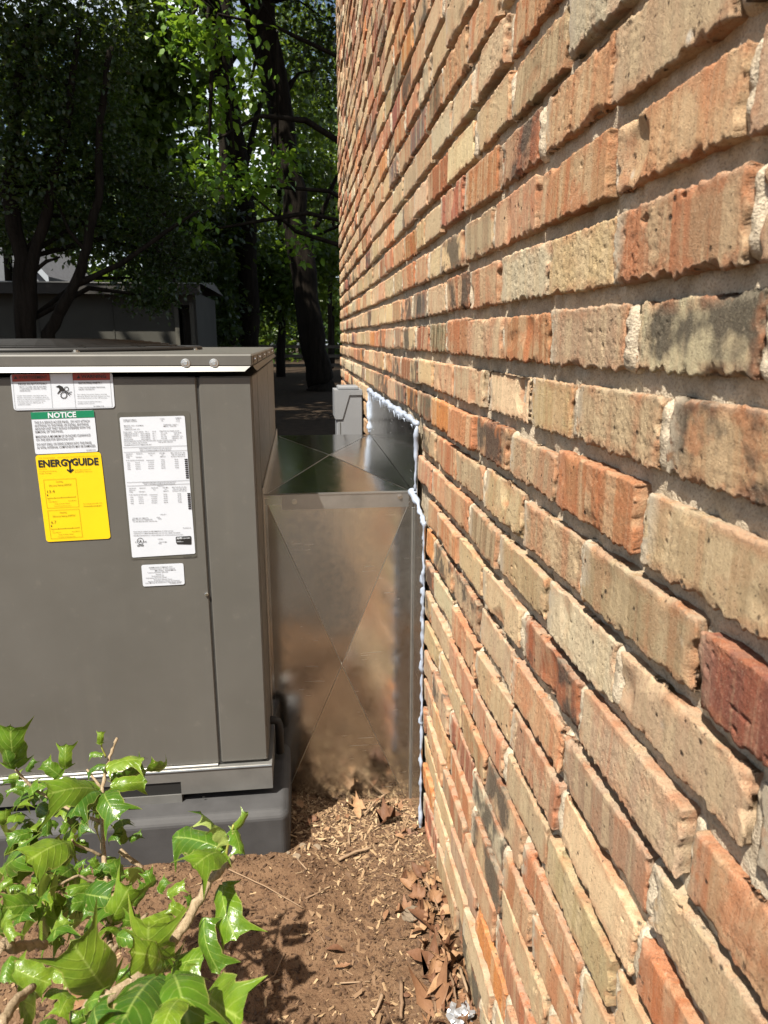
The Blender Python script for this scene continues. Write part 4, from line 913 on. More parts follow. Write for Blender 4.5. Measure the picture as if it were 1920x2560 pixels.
def stone(px, py, sx, sy, sz, label, mat='stone'):
    import bmesh
    p = ground_at(px, py); bm = bmesh.new(); bmesh.ops.create_icosphere(bm, subdivisions=3, radius=1.0)
    co = np.array([v.co for v in bm.verts]); nz = fbm(co*1.6+px, 3); 
    for v, k in zip(bm.verts, nz): v.co *= 0.7+0.6*k; v.co.x *= sx; v.co.y *= sy; v.co.z *= sz
    me = bpy.data.meshes.new('stone'); bm.to_mesh(me); bm.free(); o = mobj('stone', me, M[mat]); o.location = (p.x, p.y, p.z+sz*0.35); o.rotation_euler = (.2, -.25, px)
    return tag(o, label, 'stone')
stone(*zq(1145, 945), .025, .021, .010, 'flat tan stone near the foot of the wall')
stone(*zq(565, 540), .010, .013, .0035, 'small grey stone chip on the soil by the pad'); stone(*zq(440, 590), .015, .009, .0035, 'grey stone flake just off the pad corner')
stone(*zq(392, 570), .005, .005, .004, 'tiny white pebble beside the pad corner'); stone(*zq(475, 535), .011, .010, .0035, 'pinkish stone chip near the pad corner')
# crumpled foil scrap
import bmesh
bm = bmesh.new(); bmesh.ops.create_icosphere(bm, subdivisions=3, radius=0.022)
for v in bm.verts: v.co *= 0.45+random.random()*0.85; v.co.z *= 0.5
me = bpy.data.meshes.new('foil_scrap'); bm.to_mesh(me); bm.free(); fo = mobj('foil_scrap', me, M['paper']); p = ground_at(1188, 2545); fo.location = (min(p.x, -.03), p.y, p.z+.012)
tag(fo, 'crumpled white foil scrap at the bottom by the bricks', 'litter')
# chips and clods: uncountable
def scatter(name, n, pts, smin, smax, mat, flat_=0.25, aspect=2.2):
    th = RNG.random(n)*6.283; s_ = smin+(smax-smin)*RNG.random(n)**2.5; asp = 1+RNG.random(n)*(aspect-1)
    base = np.array([[-1,-.6,-.3], [.9,-.7,-.3], [1.05,.6,-.3], [-.8,.7,-.3], [-.8,-.45,.3], [.7,-.5,.4], [.8,.4,.25], [-.6,.5,.35]])
    V = np.tile(base, (n,1,1))+RNG.normal(size=(n,8,3))*0.16
    V[:,:,0] *= (s_*asp)[:,None]*.5; V[:,:,1] *= s_[:,None]*.5; V[:,:,2] *= (s_*flat_*2)[:,None]*.5
    V[:,:,2] += V[:,:,0]*RNG.normal(size=(n,1))*0.35+V[:,:,1]*RNG.normal(size=(n,1))*0.35
    c, s2 = np.cos(th)[:,None], np.sin(th)[:,None]; x = V[:,:,0]*c-V[:,:,1]*s2; y = V[:,:,0]*s2+V[:,:,1]*c
    V = np.stack([x+pts[:,0:1], y+pts[:,1:2], V[:,:,2]+pts[:,2:3]], -1)
    q0 = np.array([[4,5,6,7], [0,1,5,4], [1,2,6,5], [2,3,7,6], [3,0,4,7]]); Qd = (np.arange(n)[:,None,None]*8+q0).reshape(-1, 4)
    return mobj(name, np_mesh(name, V.reshape(-1, 3), Qd, None, False, dict(lv=np.repeat(RNG.random(n), 8))), mat)
def ground_pts(n, mode):
    if mode == 0: x = RNG.uniform(-1.15, -0.005, n); y = RNG.uniform(0.85, 1.75, n)
    elif mode == 1:
        x = -0.01-np.abs(RNG.normal(size=n))*0.11; y = RNG.uniform(0.85, 1.75, n)
    else: x = RNG.uniform(-0.34, -0.005, n); y = 1.75-np.abs(RNG.normal(size=n))*0.16
    x = np.maximum(x, -1.2); z = ground_z(x, y); return np.stack([x, y, z+0.001], -1)
tag(scatter('wood_chips', 5200, np.concatenate([ground_pts(2400, 0), ground_pts(1600, 1), ground_pts(1200, 2)]), .0012, .0105, M['chip'], .14, 3.6), 'scattered bark chips and leaf crumbs on the soil', 'chips', None, 'stuff')
tag(scatter('straw_litter', 2200, np.concatenate([ground_pts(1700, 2), ground_pts(500, 1)]), .0012, .009, M['straw'], .10, 5.0), 'pale dry straw-like litter thickest under the duct', 'litter', None, 'stuff')
tag(scatter('soil_crumbs', 16000, np.concatenate([ground_pts(14000, 0), ground_pts(2000, 1)]), .0015, .009, M['clod'], .6, 1.4), 'loose brown soil crumbs', 'soil', None, 'stuff')

# ================================================================== HOLLY
def holly_mesh(seed):
    rn = np.random.default_rng(seed); nt, ns = 25, 4
    ctl_t = [0, .04, .12, .17, .22, .35, .5, .62, .72, .80, .86, .90, .95, 1.0]
    ctl_w = [.03, .15, .40, .29, .26, .29, .32, .28, .26, .34, .48, .27, .09, .0]
    ctl_w = [w*(1+rn.normal()*0.08) for w in ctl_w]; t = np.sort(np.concatenate([np.linspace(0, 1, nt-4), [.12, .86, .17, .90]])); w = np.interp(t, ctl_t, ctl_w)
    cup = 0.55+rn.random()*0.7; arch = 0.20+rn.random()*0.35; tw = rn.normal()*0.25; V = []; lv = []
    for i, (a, b) in enumerate(zip(t, w)):
        for j in range(-ns, ns+1):
            s = j/ns; y = s*b; spine = max(0, b-0.30)*abs(s)**3
            z = -cup*(abs(y)**1.7)*1.1-arch*(a-.35)**2*1.4+0.05*math.sin(a*12+seed)*abs(s)*0.6-spine*0.3+tw*(a-.4)*y+0.035*abs(s)
            x = a+spine*(0.35 if a > .5 else -.3)
            V.append((x, y*(1-0.25*cup*abs(y)), z)); lv.append(abs(s))
    m_ = 2*ns+1; gi = np.arange(len(V)).reshape(-1, m_)
    Qd = np.stack([gi[:-1,:-1], gi[1:,:-1], gi[1:,1:], gi[:-1,1:]], -1).reshape(-1, 4)
    me = np_mesh('leaf', np.array(V), Qd, None, True, dict(lv=np.array(lv))); me.materials.append(M['holly']); return me
HM = [holly_mesh(s) for s in range(8)]
hol = tag(empty('holly_shrub', (-0.72, 0.55, 0)), 'glossy green spiny-leaved holly shrub in the lower left foreground', 'shrub')
HL = Vector((-0.72, 0.55, 0))
zh = lambda x, y: (x*0.434, 1780+y*0.434)
def hdepth(py): return float(np.interp(py, [1780, 1950, 2150, 2300, 2430, 2560], [1.02, 0.95, 0.84, 0.66, 0.54, 0.46]))
def hleaf(b, t, yb=None, yt=None, w=1.0, roll=0.0, nrm=None, mesh=None):
    pb, pt = zh(*b), zh(*t); yb = yb or hdepth(pb[1]); yt = yt or yb
    B = at(*pb, yb); T_ = at(*pt, yt); d = T_-B; L = d.length; d.normalize()
    tocam = (Vector(CAM)-B).normalized(); n = (tocam*0.75+Vector((-.25, -.2, 0.75))).normalized() if nrm is None else Vector(nrm)
    n = (n-d*n.dot(d)).normalized(); n = Matrix.Rotation(roll, 3, d) @ n; s = n.cross(d)
    mt = Matrix((d, s, n)).transposed().to_4x4(); o = link(bpy.data.objects.new('leaf', mesh or HM[random.randrange(8)]))
    o.parent = hol; o.matrix_basis = Matrix.Translation(B-HL) @ mt @ Matrix.Diagonal((L, L*w, L, 1)); return o
R = random.uniform
key = [((605,315),(870,225),None,None,1.1,-.3), ((575,190),(582,98),None,None,1.0,.5), ((595,245),(490,232),None,None,1.0,.2), ((605,300),(455,335),None,None,1.0,.3), ((375,335),(372,168),None,None,1.2,.2),
       ((355,375),(215,268),None,None,1.2,-.2), ((92,335),(35,75),.98,.95,1.0,.5), ((60,320),(0,140),None,None,1.1,-.4), ((150,345),(205,258),None,None,.9,.3), ((585,440),(245,425),.92,.86,1.1,-.2), ((560,430),(350,560),.92,.86,1.0,.4),
       ((630,425),(892,388),None,None,1.0,.2), ((640,400),(905,345),1.0,1.03,1.0,1.2), ((860,320),(1020,345),1.0,1.03,.9,1.0), ((590,455),(668,612),.90,.85,1.5,.1), ((560,470),(440,520),.95,.9,1.2,-.5),
       ((415,735),(112,835),.86,.80,1.5,.1), ((500,570),(405,720),.88,.84,1.1,.9), ((270,590),(278,745),.9,.88,1.0,-.5), ((190,690),(0,735),.92,.9,1.2,0), ((330,1000),(160,1000),.80,.78,1.6,2.6), ((265,1115),(0,1105),.76,.72,1.1,-.3),
       ((620,1620),(400,1320),.52,.50,1.25,0), ((60,1470),(345,1600),.56,.55,1.25,.4), ((905,1500),(640,1790),.50,.44,1.5,.1), ((990,1470),(1110,1815),.50,.44,1.5,-.2), ((1268,985),(1330,1370),.66,.60,1.1,.2), ((1160,1185),(1235,1610),.62,.58,1.0,.4),
       ((1290,785),(880,655),.66,.70,.95,.2), ((1285,795),(1095,850),.66,.62,1.4,0), ((1280,760),(1175,495),.68,.72,1.0,1.6), ((1305,765),(1225,600),.66,.66,1.1,2.8), ((1335,700),(1465,555),.67,.68,.8,1.0), ((1345,670),(1405,835),.66,.63,1.0,-.6),
       ((885,1010),(835,905),None,None,1.3,.2), ((960,1055),(1075,965),None,None,1.2,-.2), ((910,1040),(960,945),None,None,1.2,.1), ((1000,1170),(830,1215),.70,.68,1.4,.1), ((760,1115),(880,955),.76,.78,1.1,.7), ((620,1245),(735,1020),.72,.70,1.0,.9), ((1060,1160),(955,1095),.7,.7,1.3,0),
       ((1100,1130),(1090,1040),.7,.7,.9,.8), ((960,1450),(775,1340),.58,.56,1.5,.2), ((1050,1560),(1065,1385),.54,.56,1.3,-.3), ((60,1400),(0,1590),.5,.48,1.2,.2), ((230,1120),(120,960),.80,.82,1.0,-.6), ((310,1300),(400,1180),.68,.68,1.4,.5),
       ((700,980),(650,830),None,None,1.1,.3), ((720,760),(660,630),1.0,1.0,1.0,0), ((740,740),(830,690),1.0,1.0,1.0,.4), ((560,900),(520,830),None,None,1.4,.1), ((420,900),(500,830),None,None,1.0,-.4), ((200,880),(30,880),.88,.86,.9,.3), ((170,820),(50,900),.88,.86,.8,0),
       ((560,1000),(360,1000),.8,.78,.9,.2), ((640,960),(760,910),.82,.82,.9,.2), ((540,1080),(350,1110),.78,.76,1.2,-.2), ((620,1150),(440,1120),.75,.75,1.0,.3), ((330,1240),(360,1160),.7,.7,1.3,0), ((660,1290),(830,1330),.66,.64,1.1,.3),
       ((100,400),(0,385),.98,.97,.8,0), ((150,430),(0,440),.97,.96,.7,.2), ((300,1750),(220,1830),.46,.44,1.3,0), ((560,1660),(510,1800),.47,.44,1.4,.4), ((480,1700),(560,1620),.48,.47,1.2,-.3), ((1180,1620),(1365,1780),.52,.46,1.2,.2), ((1030,1640),(900,1830),.45,.42,1.5,0),
       ((0,1010),(120,930),.82,.83,1.1,.2), ((30,1200),(60,1330),.6,.58,1.0,.3), ((0,1260),(40,1130),.62,.62,1.1,-.2), ((650,1530),(760,1480),.55,.55,1.3,.3)]
for b, t, yb, yt, w, ro in key: hleaf(b, (b[0]+(t[0]-b[0])*.79, b[1]+(t[1]-b[1])*.79), yb, yt, w*0.80, ro+R(-.15, .15))
for i in range(100):                                                     # leaves deeper in the shrub
    x_ = R(0, 640) if i % 4 else R(0, 900); y_ = R(380, 1250); a = R(0, 6.28); L = R(60, 125); dpt = hdepth(1780+.434*y_)+R(.02, .14)
    hleaf((x_, y_), (x_+math.cos(a)*L, y_+math.sin(a)*L), min(dpt, 1.12), min(dpt+R(-.04, .05), 1.15), R(.9, 1.3), R(-.9, .9))
for i in range(26):
    x_ = R(0, 1000); y_ = R(1250, 1800); a = R(0, 6.28); L = R(110, 190); dpt = hdepth(1780+.434*y_)+R(.05, .2)
    hleaf((x_, y_), (x_+math.cos(a)*L, y_+math.sin(a)*L), dpt, dpt+R(-.03, .04), R(.9, 1.3), R(-.9, .9))
def hstem(pts, r0, r1, mat='stem', down=None):
    ps = [at(*zh(x_, y_), d_) for x_, y_, d_ in pts]
    if down is not None: ps = [Vector(q) for q in down]+ps
    out = []
    for i, (a, b) in enumerate(zip(ps[:-1], ps[1:])):
        for k in range(5): out.append(a+(b-a)*(k/5)+Vector([random.gauss(0, r0*.12) for _ in range(3)]))
    out.append(ps[-1]); n = len(out); rr = [(r0+(r1-r0)*i/n)*(1+0.12*math.sin(i*2.3)) for i in range(n)]
    o = MB().tube(out, rr, 8).build('stem', M[mat], None, True, loc=HL); o.parent = hol; o.location = (0, 0, 0); return o
root = (-0.72, 0.55, -0.02)
hstem([(560,1690,.56), (760,1555,.58), (960,1370,.61), (1060,1230,.63), (1180,1020,.65), (1290,880,.66), (1345,825,.66)], .0070, .0042, down=[root, (-.66, .55, .35)])
hstem([(640,1420,.68), (625,1200,.76), (608,940,.84), (592,780,.88), (588,600,.92), (590,430,.95), (630,260,.99), (675,150,1.01)], .0042, .0022, down=[root, (-.64, .62, .3)])
hstem([(620,1420,.66), (720,1300,.70), (850,1160,.73)], .0035, .002)
hstem([(585,440,.95), (500,330,.97)], .0022, .0013); hstem([(215,455,.98), (130,380,.98), (90,330,.98)], .0024, .0016)
hstem([(590,640,.92), (400,560,.93), (215,455,.98)], .0024, .0018)
hstem([(0,1340,.58), (120,1350,.60), (260,1340,.62)], .0075, .004, down=[root, (-.78, .52, .4)])
hstem([(0,1797,.47), (90,1660,.5), (190,1585,.52)], .0052, .003, down=[root])
hstem([(1300,830,.66), (1320,740,.66), (1345,650,.66)], .0016, .001, 'greenstem'); hstem([(610,260,.99), (585,200,.99), (580,130,.99)], .0014, .001, 'greenstem')
hstem([(590,830,.88), (430,760,.87), (415,735,.86)], .002, .0015); hstem([(600,1000,.83), (450,940,.82), (330,1000,.8)], .002, .0014); hstem([(690,800,1.0), (820,900,.98)], .004, .003)

# ================================================================== BACKGROUND
# shed
SY = 13.0
shed = tag(empty('garden_shed', (-5.0, SY+1.5, 0)), 'low dull beige shed in deep shade behind the cabinet', 'shed'); SL = Vector((-5.0, SY+1.5, 0))
def spart(mb, name, mat, par=None): o = mb.build(name, mat, None, loc=SL); o.parent = par or shed; o.location = (0, 0, 0); return o
ez = at(200, 712, SY).z; sxr = at(492, 800, SY).x; sxl = -9.2
dx0, dx1 = at(452, 800, SY).x, at(476, 800, SY).x
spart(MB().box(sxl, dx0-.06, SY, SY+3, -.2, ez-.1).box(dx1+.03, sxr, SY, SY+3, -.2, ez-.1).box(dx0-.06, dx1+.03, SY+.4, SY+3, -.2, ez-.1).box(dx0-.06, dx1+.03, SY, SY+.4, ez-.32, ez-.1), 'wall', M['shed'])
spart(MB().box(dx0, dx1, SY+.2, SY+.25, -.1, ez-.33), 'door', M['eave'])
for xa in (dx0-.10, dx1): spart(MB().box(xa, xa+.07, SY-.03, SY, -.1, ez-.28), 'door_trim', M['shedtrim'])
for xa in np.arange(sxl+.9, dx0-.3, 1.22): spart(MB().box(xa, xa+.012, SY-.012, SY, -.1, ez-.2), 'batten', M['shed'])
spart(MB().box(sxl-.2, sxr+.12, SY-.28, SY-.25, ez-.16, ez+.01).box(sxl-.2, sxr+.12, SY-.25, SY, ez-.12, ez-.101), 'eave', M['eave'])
rf = MB(); rf.add([(sxl-.2, SY-.3, ez+.012), (sxr+.15, SY-.3, ez+.012), (sxr+.15, SY+1.5, ez+.16), (sxl-.2, SY+1.5, ez+.16), (sxr+.15, SY+3.3, ez+.012), (sxl-.2, SY+3.3, ez+.012)], [(0,1,2,3), (3,2,4,5), (0,3,5), (1,4,2)])
spart(rf, 'roof', M['shedroof'])
# neighbour house with a pale rake board
HY = 34.0; hs = tag(empty('neighbour_house', (-20, HY+4, 0)), 'distant grey sided house gable with white roof edge, far left', 'house'); HHL = Vector((-20, HY+4, 0))
def hpart(mb, name, mat): o = mb.build(name, mat, None, loc=HHL); o.parent = hs; o.location = (0, 0, 0); return o
e1 = at(128, 700, HY); e0 = at(20, 585, HY); rise = (e0.z-e1.z)/(e1.x-e0.x); apx = e1.x-6.0; az = e1.z+rise*6.0
hpart(MB().add([(e1.x-.3, HY, -1), (e1.x-.3, HY, e1.z), (apx, HY, az-.2), (apx-5.7, HY, e1.z), (apx-5.7, HY, -1)]+[(e1.x-.3, HY+8, -1), (e1.x-.3, HY+8, e1.z), (apx, HY+8, az-.2), (apx-5.7, HY+8, e1.z), (apx-5.7, HY+8, -1)], [(0,1,2,3,4), (9,8,7,6,5), (0,5,6,1), (3,8,9,4)]), 'wall', M['siding'])
for s_ in (1, -1):
    xe = apx+6.0*s_
    hpart(MB().add([(xe, HY-.35, e1.z-.05), (apx, HY-.35, az), (apx, HY+8.3, az), (xe, HY+8.3, e1.z-.05), (xe, HY-.35, e1.z+.12), (apx, HY-.35, az+.17), (apx, HY+8.3, az+.17), (xe, HY+8.3, e1.z+.12)], [(0,1,2,3), (4,5,6,7), (0,1,5,4), (3,2,6,7), (0,3,7,4)]), 'roof', M['shingle'])
    hpart(MB().add([(xe+.02*s_, HY-.40, e1.z-.22), (apx, HY-.40, az-.17), (apx, HY-.40, az+.17), (xe+.02*s_, HY-.40, e1.z+.12), (xe+.02*s_, HY-.36, e1.z-.22), (apx, HY-.36, az-.17), (apx, HY-.36, az+.17), (xe+.02*s_, HY-.36, e1.z+.12)], [(0,1,2,3), (4,5,6,7), (0,1,5,4), (3,2,6,7), (0,3,7,4)]), 'rake_board', M['trim'])
# rail fence far between the trunks
fn = tag(empty('rail_fence', (-1.2, 24, 0)), 'weathered wooden rail fence far back between the tree trunks', 'fence'); FL = Vector((-1.2, 24, 0))
for xa in np.arange(-3.6, 1.7, 1.3):
    o = MB().box(xa, xa+.10, 24, 24.1, -.2, 1.05).build('post', M['oldwood'], None, loc=FL); o.parent = fn; o.location = (0, 0, 0)
for zr_ in (.35, .65, .95):
    o = MB().box(-3.8, 1.9, 23.96, 23.998, zr_-.05, zr_+.05).build('rail', M['oldwood'], None, loc=FL); o.parent = fn; o.location = (0, 0, 0)

# trees
LEAF = np.array([[0,0,0], [.32,.27,.06], [.72,.20,.03], [1,0,-.10], [.72,-.20,.03], [.32,-.27,.06]]); LT = np.array([[0,1,5], [1,2,5], [2,4,5], [2,3,4]])
def leaf_cloud(blobs, size, per=10, spread=0.22, rn=None):
    """blobs: (cx,cy,cz, rx,ry,rz, clusters) -> vertices, triangles, per-leaf value"""
    rn = rn or RNG; C_ = []
    for (cx_, cy_, cz_, rx_, ry_, rz_, n) in blobs:
        d = rn.normal(size=(n, 3)); d /= np.linalg.norm(d, axis=1)[:,None]; r = rn.random(n)**0.45
        C_.append(np.stack([cx_+d[:,0]*rx_*r, cy_+d[:,1]*ry_*r, cz_+d[:,2]*rz_*r], -1))
    C_ = np.concatenate(C_); n = len(C_)*per
    P_ = np.repeat(C_, per, 0)+rn.normal(size=(n, 3))*spread*np.array([1, 1, .6])
    yaw = rn.random(n)*6.283; pit = rn.normal(size=n)*0.55-0.35; rol = rn.normal(size=n)*0.6; sz = size*(0.6+0.8*rn.random(n))
    d = np.stack([np.cos(yaw)*np.cos(pit), np.sin(yaw)*np.cos(pit), np.sin(pit)], -1); upv = np.tile([0,0,1.0], (n,1))
    s_ = np.cross(upv, d); s_ /= np.linalg.norm(s_, axis=1)[:,None]+1e-9; u = np.cross(d, s_)
    s2 = s_*np.cos(rol)[:,None]+u*np.sin(rol)[:,None]; u2 = -s_*np.sin(rol)[:,None]+u*np.cos(rol)[:,None]
    V = P_[:,None,:]+sz[:,None,None]*(LEAF[None,:,0:1]*d[:,None,:]+LEAF[None,:,1:2]*s2[:,None,:]+LEAF[None,:,2:3]*u2[:,None,:])
    Tr = (np.arange(n)[:,None,None]*6+LT).reshape(-1, 3)
    lv = np.repeat(np.clip(np.repeat(rn.random(len(C_)), per)*0.6+rn.random(n)*0.4, 0, 1), 6)
    return V.reshape(-1, 3), Tr, lv
def tree(name, base, trunks, blobs, size, leafmat, label, group='trees of the wood', per=10, spread=.22, twigs=True, rn_seed=1):
    rn = np.random.default_rng(rn_seed); t = tag(empty(name, base), label, 'tree', group); B = Vector(base)
    tm = MB()
    for pts, r0, r1 in trunks:
        ps = [Vector(p) for p in pts]; fine = []
        for a, b in zip(ps[:-1], ps[1:]): fine += [a+(b-a)*(k/4)+Vector((rn.normal()*r0*.12, rn.normal()*r0*.12, 0)) for k in range(4)]
        fine.append(ps[-1]); n = len(fine); tm.tube(fine, [(r0+(r1-r0)*(i/(n-1)))*(1+.07*math.sin(i*1.9)) for i in range(n)], 10)
    if twigs and trunks:
        main = [Vector(p) for p in trunks[0][0]]
        for bl in blobs[:14]:
            c = Vector(bl[:3]); src = min(main, key=lambda p: (p-c).length+abs(p.z-c.z+0.6)*.3); tm.tube([src, (src+c)/2+Vector((0, 0, .25)), c], [trunks[0][2]*.55, .03, .012], 6)
    o = tm.build('trunk', M['bark'], None, True, loc=B); o.parent = t; o.location = (0, 0, 0)
    V, Tr, lv = leaf_cloud(blobs, size, per, spread, rn)
    if name == 'canopy_tree':
        c0 = V[::6]; tt = (9.7-c0[:,1])/SUN.y; hx = c0[:,0]+SUN.x*tt; hz = c0[:,2]+SUN.z*tt
        keep = ~((np.abs(hx+1.35) < 0.75) & (hz > 2.4) & (hz < 5.6) & (tt > 0))
        V = V.reshape(-1, 6, 3)[keep].reshape(-1, 3); lv = lv.reshape(-1, 6)[keep].ravel(); Tr = Tr[:len(V)//6*4]
    c = mobj('crown', np_mesh('crown', V-np.array(B), None, Tr, False, dict(lv=lv)), M[leafmat], t); return t
def gp(px, py, Y): p = at(px, py, Y); return (p.x, p.y, p.z)
S_ = 1.1573
def D(x, y, Y): return gp(x*S_, y*S_, Y)                                # display pixels
def blobs_px(lst): # (dispx, dispy, Y, r_px, n)
    out = []
    for x, y, Yd, rp, n in lst:
        p = D(x, y, Yd); r = rp*S_/F_PX*Yd; out.append((p[0], p[1], p[2], r, r*1.1, r*.85, n))
    return out
# big trunk in the middle
b = D(690, 836, 18.0); tree('oak_tree', (b[0], 18.0, 0), [([(b[0]+.05, 18, -.2), (b[0], 18, .25), D(668, 700, 18), D(640, 480, 18), D(600, 220, 18), D(566, 0, 18), D(545, -200, 18), D(530, -380, 18)], .34, .24), ([D(610, 300, 18), D(560, 120, 18.4), D(505, -60, 18.6)], .16, .08), ([D(655, 560, 18), D(700, 450, 18), D(728, 380, 18)], .07, .04)],
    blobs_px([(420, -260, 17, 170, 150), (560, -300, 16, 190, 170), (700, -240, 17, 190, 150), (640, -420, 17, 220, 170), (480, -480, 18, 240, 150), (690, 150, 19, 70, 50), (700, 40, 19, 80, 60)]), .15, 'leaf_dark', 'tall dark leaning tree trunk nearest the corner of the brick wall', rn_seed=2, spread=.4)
b = D(545, 790, 21.0); tree('oak_tree', (b[0], 21.0, 0), [([(b[0], 21, -.2), D(540, 700, 21), D(532, 480, 21), D(500, 260, 21), D(462, 60, 21), D(440, -120, 21), D(425, -300, 21)], .30, .22), ([D(520, 400, 21), D(555, 250, 21.5), D(590, 120, 22)], .1, .05)],
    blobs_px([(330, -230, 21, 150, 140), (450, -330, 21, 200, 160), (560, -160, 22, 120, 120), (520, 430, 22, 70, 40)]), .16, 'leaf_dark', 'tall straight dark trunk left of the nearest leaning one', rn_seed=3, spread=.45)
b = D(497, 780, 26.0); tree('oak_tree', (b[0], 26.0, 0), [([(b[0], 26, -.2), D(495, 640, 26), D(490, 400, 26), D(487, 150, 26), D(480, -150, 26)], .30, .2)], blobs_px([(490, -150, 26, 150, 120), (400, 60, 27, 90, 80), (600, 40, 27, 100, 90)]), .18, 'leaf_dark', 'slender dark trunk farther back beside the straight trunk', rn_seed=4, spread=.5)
b = D(715, 770, 30.0); tree('sapling', (b[0], 30.0, 0), [([(b[0], 30, -.2), D(712, 640, 30), D(722, 430, 30)], .12, .06)], blobs_px([(705, 480, 30, 60, 60), (690, 330, 30, 70, 70), (712, 620, 31, 40, 30)]), .2, 'leaf_mid', 'thin tree right beside the corner of the brick wall', rn_seed=5, spread=.5)
# dark small-leaved tree at the left, several stems
b = D(90, 800, 9.0); tree('yaupon_tree', (b[0], 9.0, 0), [([(b[0]-.25, 9, -.1), D(52, 700, 9), D(45, 560, 9), D(20, 420, 9), D(30, 250, 9), D(60, 80, 9)], .12, .05), ([(b[0]-.2, 9, -.1), D(62, 690, 9), D(72, 560, 9), D(110, 420, 9), D(150, 250, 9), D(170, 60, 9)], .09, .03),
      ([(b[0]+.05, 9, -.1), D(105, 720, 9), D(150, 640, 9), D(185, 560, 9), D(212, 430, 9), D(215, 260, 9), D(240, 100, 9)], .08, .03), ([D(165, 615, 9), D(260, 570, 9.1), D(360, 500, 9.2), D(430, 455, 9.3)], .04, .015), ([D(60, 600, 9), D(100, 565, 9), D(130, 555, 9)], .03, .01), ([D(190, 550, 9), D(150, 500, 9), D(120, 430, 9)], .03, .012)],
    blobs_px([(60, 60, 9, 120, 170), (180, 40, 9.5, 120, 150), (20, 230, 9, 110, 150), (160, 190, 9.2, 110, 120), (80, 360, 9, 110, 130), (210, 330, 9.5, 90, 100), (20, 480, 9.5, 80, 80), (180, 470, 9.6, 100, 110), (300, 500, 10, 90, 100), (380, 560, 10.5, 80, 80), (270, 400, 10, 80, 70), (300, 600, 10.2, 70, 60), (330, 640, 9.6, 40, 50), (400, 430, 10.5, 70, 60)]),
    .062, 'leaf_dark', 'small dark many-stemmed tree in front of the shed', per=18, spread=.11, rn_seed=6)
# maple with leaves catching the sun
b = (1.35, 10.5, 0); tree('maple_tree', b, [([(1.35, 10.5, -.1), (1.2, 10.4, 2.6), (.7, 10.3, 4.6), D(600, 60, 10), D(470, 30, 9.6)], .05, .012), ([(1.0, 10.4, 3.4), D(660, 260, 10.1), D(560, 250, 9.8), D(470, 300, 9.6)], .05, .012), ([(1.2, 10.4, 2.2), D(640, 500, 10.1), D(540, 420, 9.8)], .04, .012)],
    blobs_px([(400, 70, 9.6, 55, 9), (440, 110, 9.6, 60, 13), (480, 130, 9.7, 60, 12), (490, 220, 9.8, 60, 11), (450, 370, 9.6, 50, 14), (510, 370, 9.8, 60, 11), (540, 400, 9.9, 50, 14), (430, 500, 9.5, 28, 5), (540, 180, 10, 50, 9), (540, 60, 10, 50, 7), (660, 520, 11, 50, 12), (600, 330, 10.4, 50, 16), (390, 20, 9.6, 40, 8)]),
    .115, 'leaf_bright', 'maple branches with bright sunlit green leaves between the trunks', per=8, spread=.14, rn_seed=7)
# middle wood
mid = [(-2.9, 15, [(330, 330, 15, 100, 90), (260, 200, 15, 100, 80), (380, 200, 15.5, 70, 50), (350, 90, 15, 90, 60)], 'leafy tree behind the shed roof', 'leaf_mid'),
       (-.9, 24, [(620, 250, 24, 90, 60), (690, 560, 24, 60, 60), (560, 560, 23, 70, 70), (650, 400, 24, 70, 60), (600, 640, 23, 70, 70), (500, 610, 24, 60, 60), (450, 620, 22, 60, 70)], 'leafy understory tree between the big trunks', 'leaf_mid'),
       (-3.6, 20, [(430, 560, 20, 60, 60), (450, 660, 20, 50, 60), (400, 490, 20, 70, 60), (480, 500, 21, 60, 60), (440, 720, 19.5, 40, 50)], 'leafy tree right of the shed', 'leaf_dark'),
       (-8.5, 22, [(60, 420, 22, 120, 110), (160, 480, 22, 80, 70), (60, 120, 22, 150, 110), (220, 260, 22, 100, 80)], 'leafy tree above the left end of the shed', 'leaf_mid'),
       (1.2, 34, [(690, 640, 34, 50, 60), (700, 520, 34, 60, 60), (640, 560, 34, 60, 60), (600, 460, 34, 80, 70), (560, 690, 34, 50, 50), (700, 200, 34, 90, 90), (640, 80, 34, 100, 80)], 'distant leafy tree behind the nearest trunk', 'leaf_mid')]
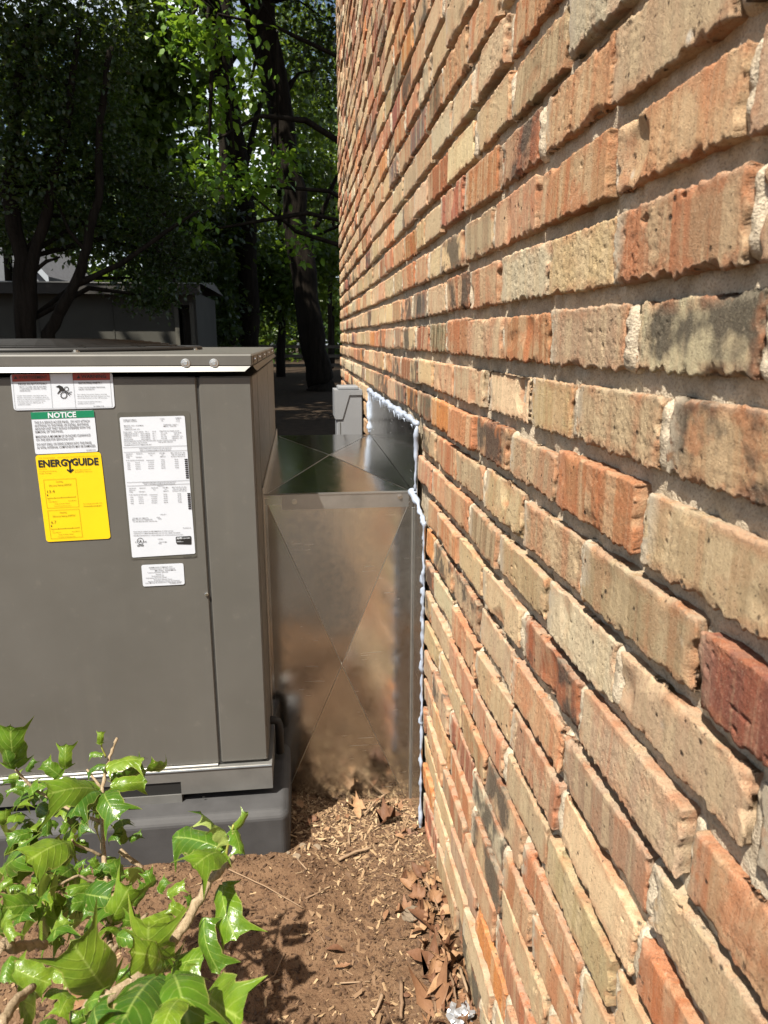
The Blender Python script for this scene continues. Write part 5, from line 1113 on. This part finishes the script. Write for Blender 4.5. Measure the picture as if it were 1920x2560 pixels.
for k, (x_, y_, bl, lab, mt) in enumerate(mid):
    z_ = max(q[2] for q in blobs_px(bl)); tree('understory_tree', (x_, y_, 0), [([(x_, y_, -.2), (x_+.2, y_, z_*.4), (x_+.1, y_, z_*.85)], .16, .05)], [(*q[:6], int(q[6]*1.7)) for q in blobs_px(bl)], .11+.004*y_, mt, lab, per=12, spread=.012*y_+.08, rn_seed=20+k)
# canopy trees above and beside the frame that shade the wood; a gap lets the sun onto the maple
CAN = [(-8.6, 5.6, -9.0, 'tall canopy tree standing well left of the picture'), (-3.4, 5.4, -5.0, 'tall canopy tree just beyond the left edge'), (2.8, 6.0, 3.2, 'tall canopy tree close behind the brick wall'), (-12.5, 10, -12.5, 'tall canopy tree far left of the shed'),
       (-6.2, 11, -7.4, 'tall canopy tree in front of the shed beyond the left edge'), (-0.6, 10.5, 1.9, 'tall canopy tree leaning out from behind the wall'), (5.5, 12, 5.5, 'tall canopy tree on the far side of the house'), (-10, 17.5, -10, 'tall canopy tree at the left end of the shed'), (-3.5, 17, -3.5, 'tall canopy tree rising right behind the shed'), (3, 17.5, 3, 'tall canopy tree hidden behind the wall farther back')]
for k, (x_, y_, tx, lab) in enumerate(CAN):
    rn = np.random.default_rng(50+k); bl = []; zc_ = 11.0+(k % 3)*0.7; r_ = 3.3
    for j in range(12):
        a_ = rn.random()*6.283; q_ = r_*.85*math.sqrt(rn.random()); bl.append((x_+math.cos(a_)*q_, max(y_+math.sin(a_)*q_, 4.6), zc_+rn.normal()*0.7, 1.5, 1.5, .8, 95))
    t_ = tree('canopy_tree', (tx, y_, 0), [([(tx, y_, -.2), (tx+.1, y_, 4), ((tx+x_)/2, y_, zc_-1.5), (x_, y_, zc_+1)], .3, .1)], bl, .30, 'leaf_dark', lab, group='canopy trees', per=9, spread=.35, rn_seed=60+k)
# far wood
bl = []; rn = np.random.default_rng(90)
for k in range(120):
    x_ = rn.uniform(-40, 16); y_ = rn.uniform(42, 62); h = rn.uniform(0.3, 4.5) if k % 2 else rn.uniform(3, 15)
    bl.append((x_, y_, h, 3.2, 3, 2.4, 55))
V, Tr, lv = leaf_cloud(bl, .55, 8, .8, rn)
tag(mobj('far_wood', np_mesh('far_wood', V, None, Tr, False, dict(lv=lv)), M['leaf_mid']), 'far-off green woodland showing between the trunks', 'woodland', None, 'stuff')
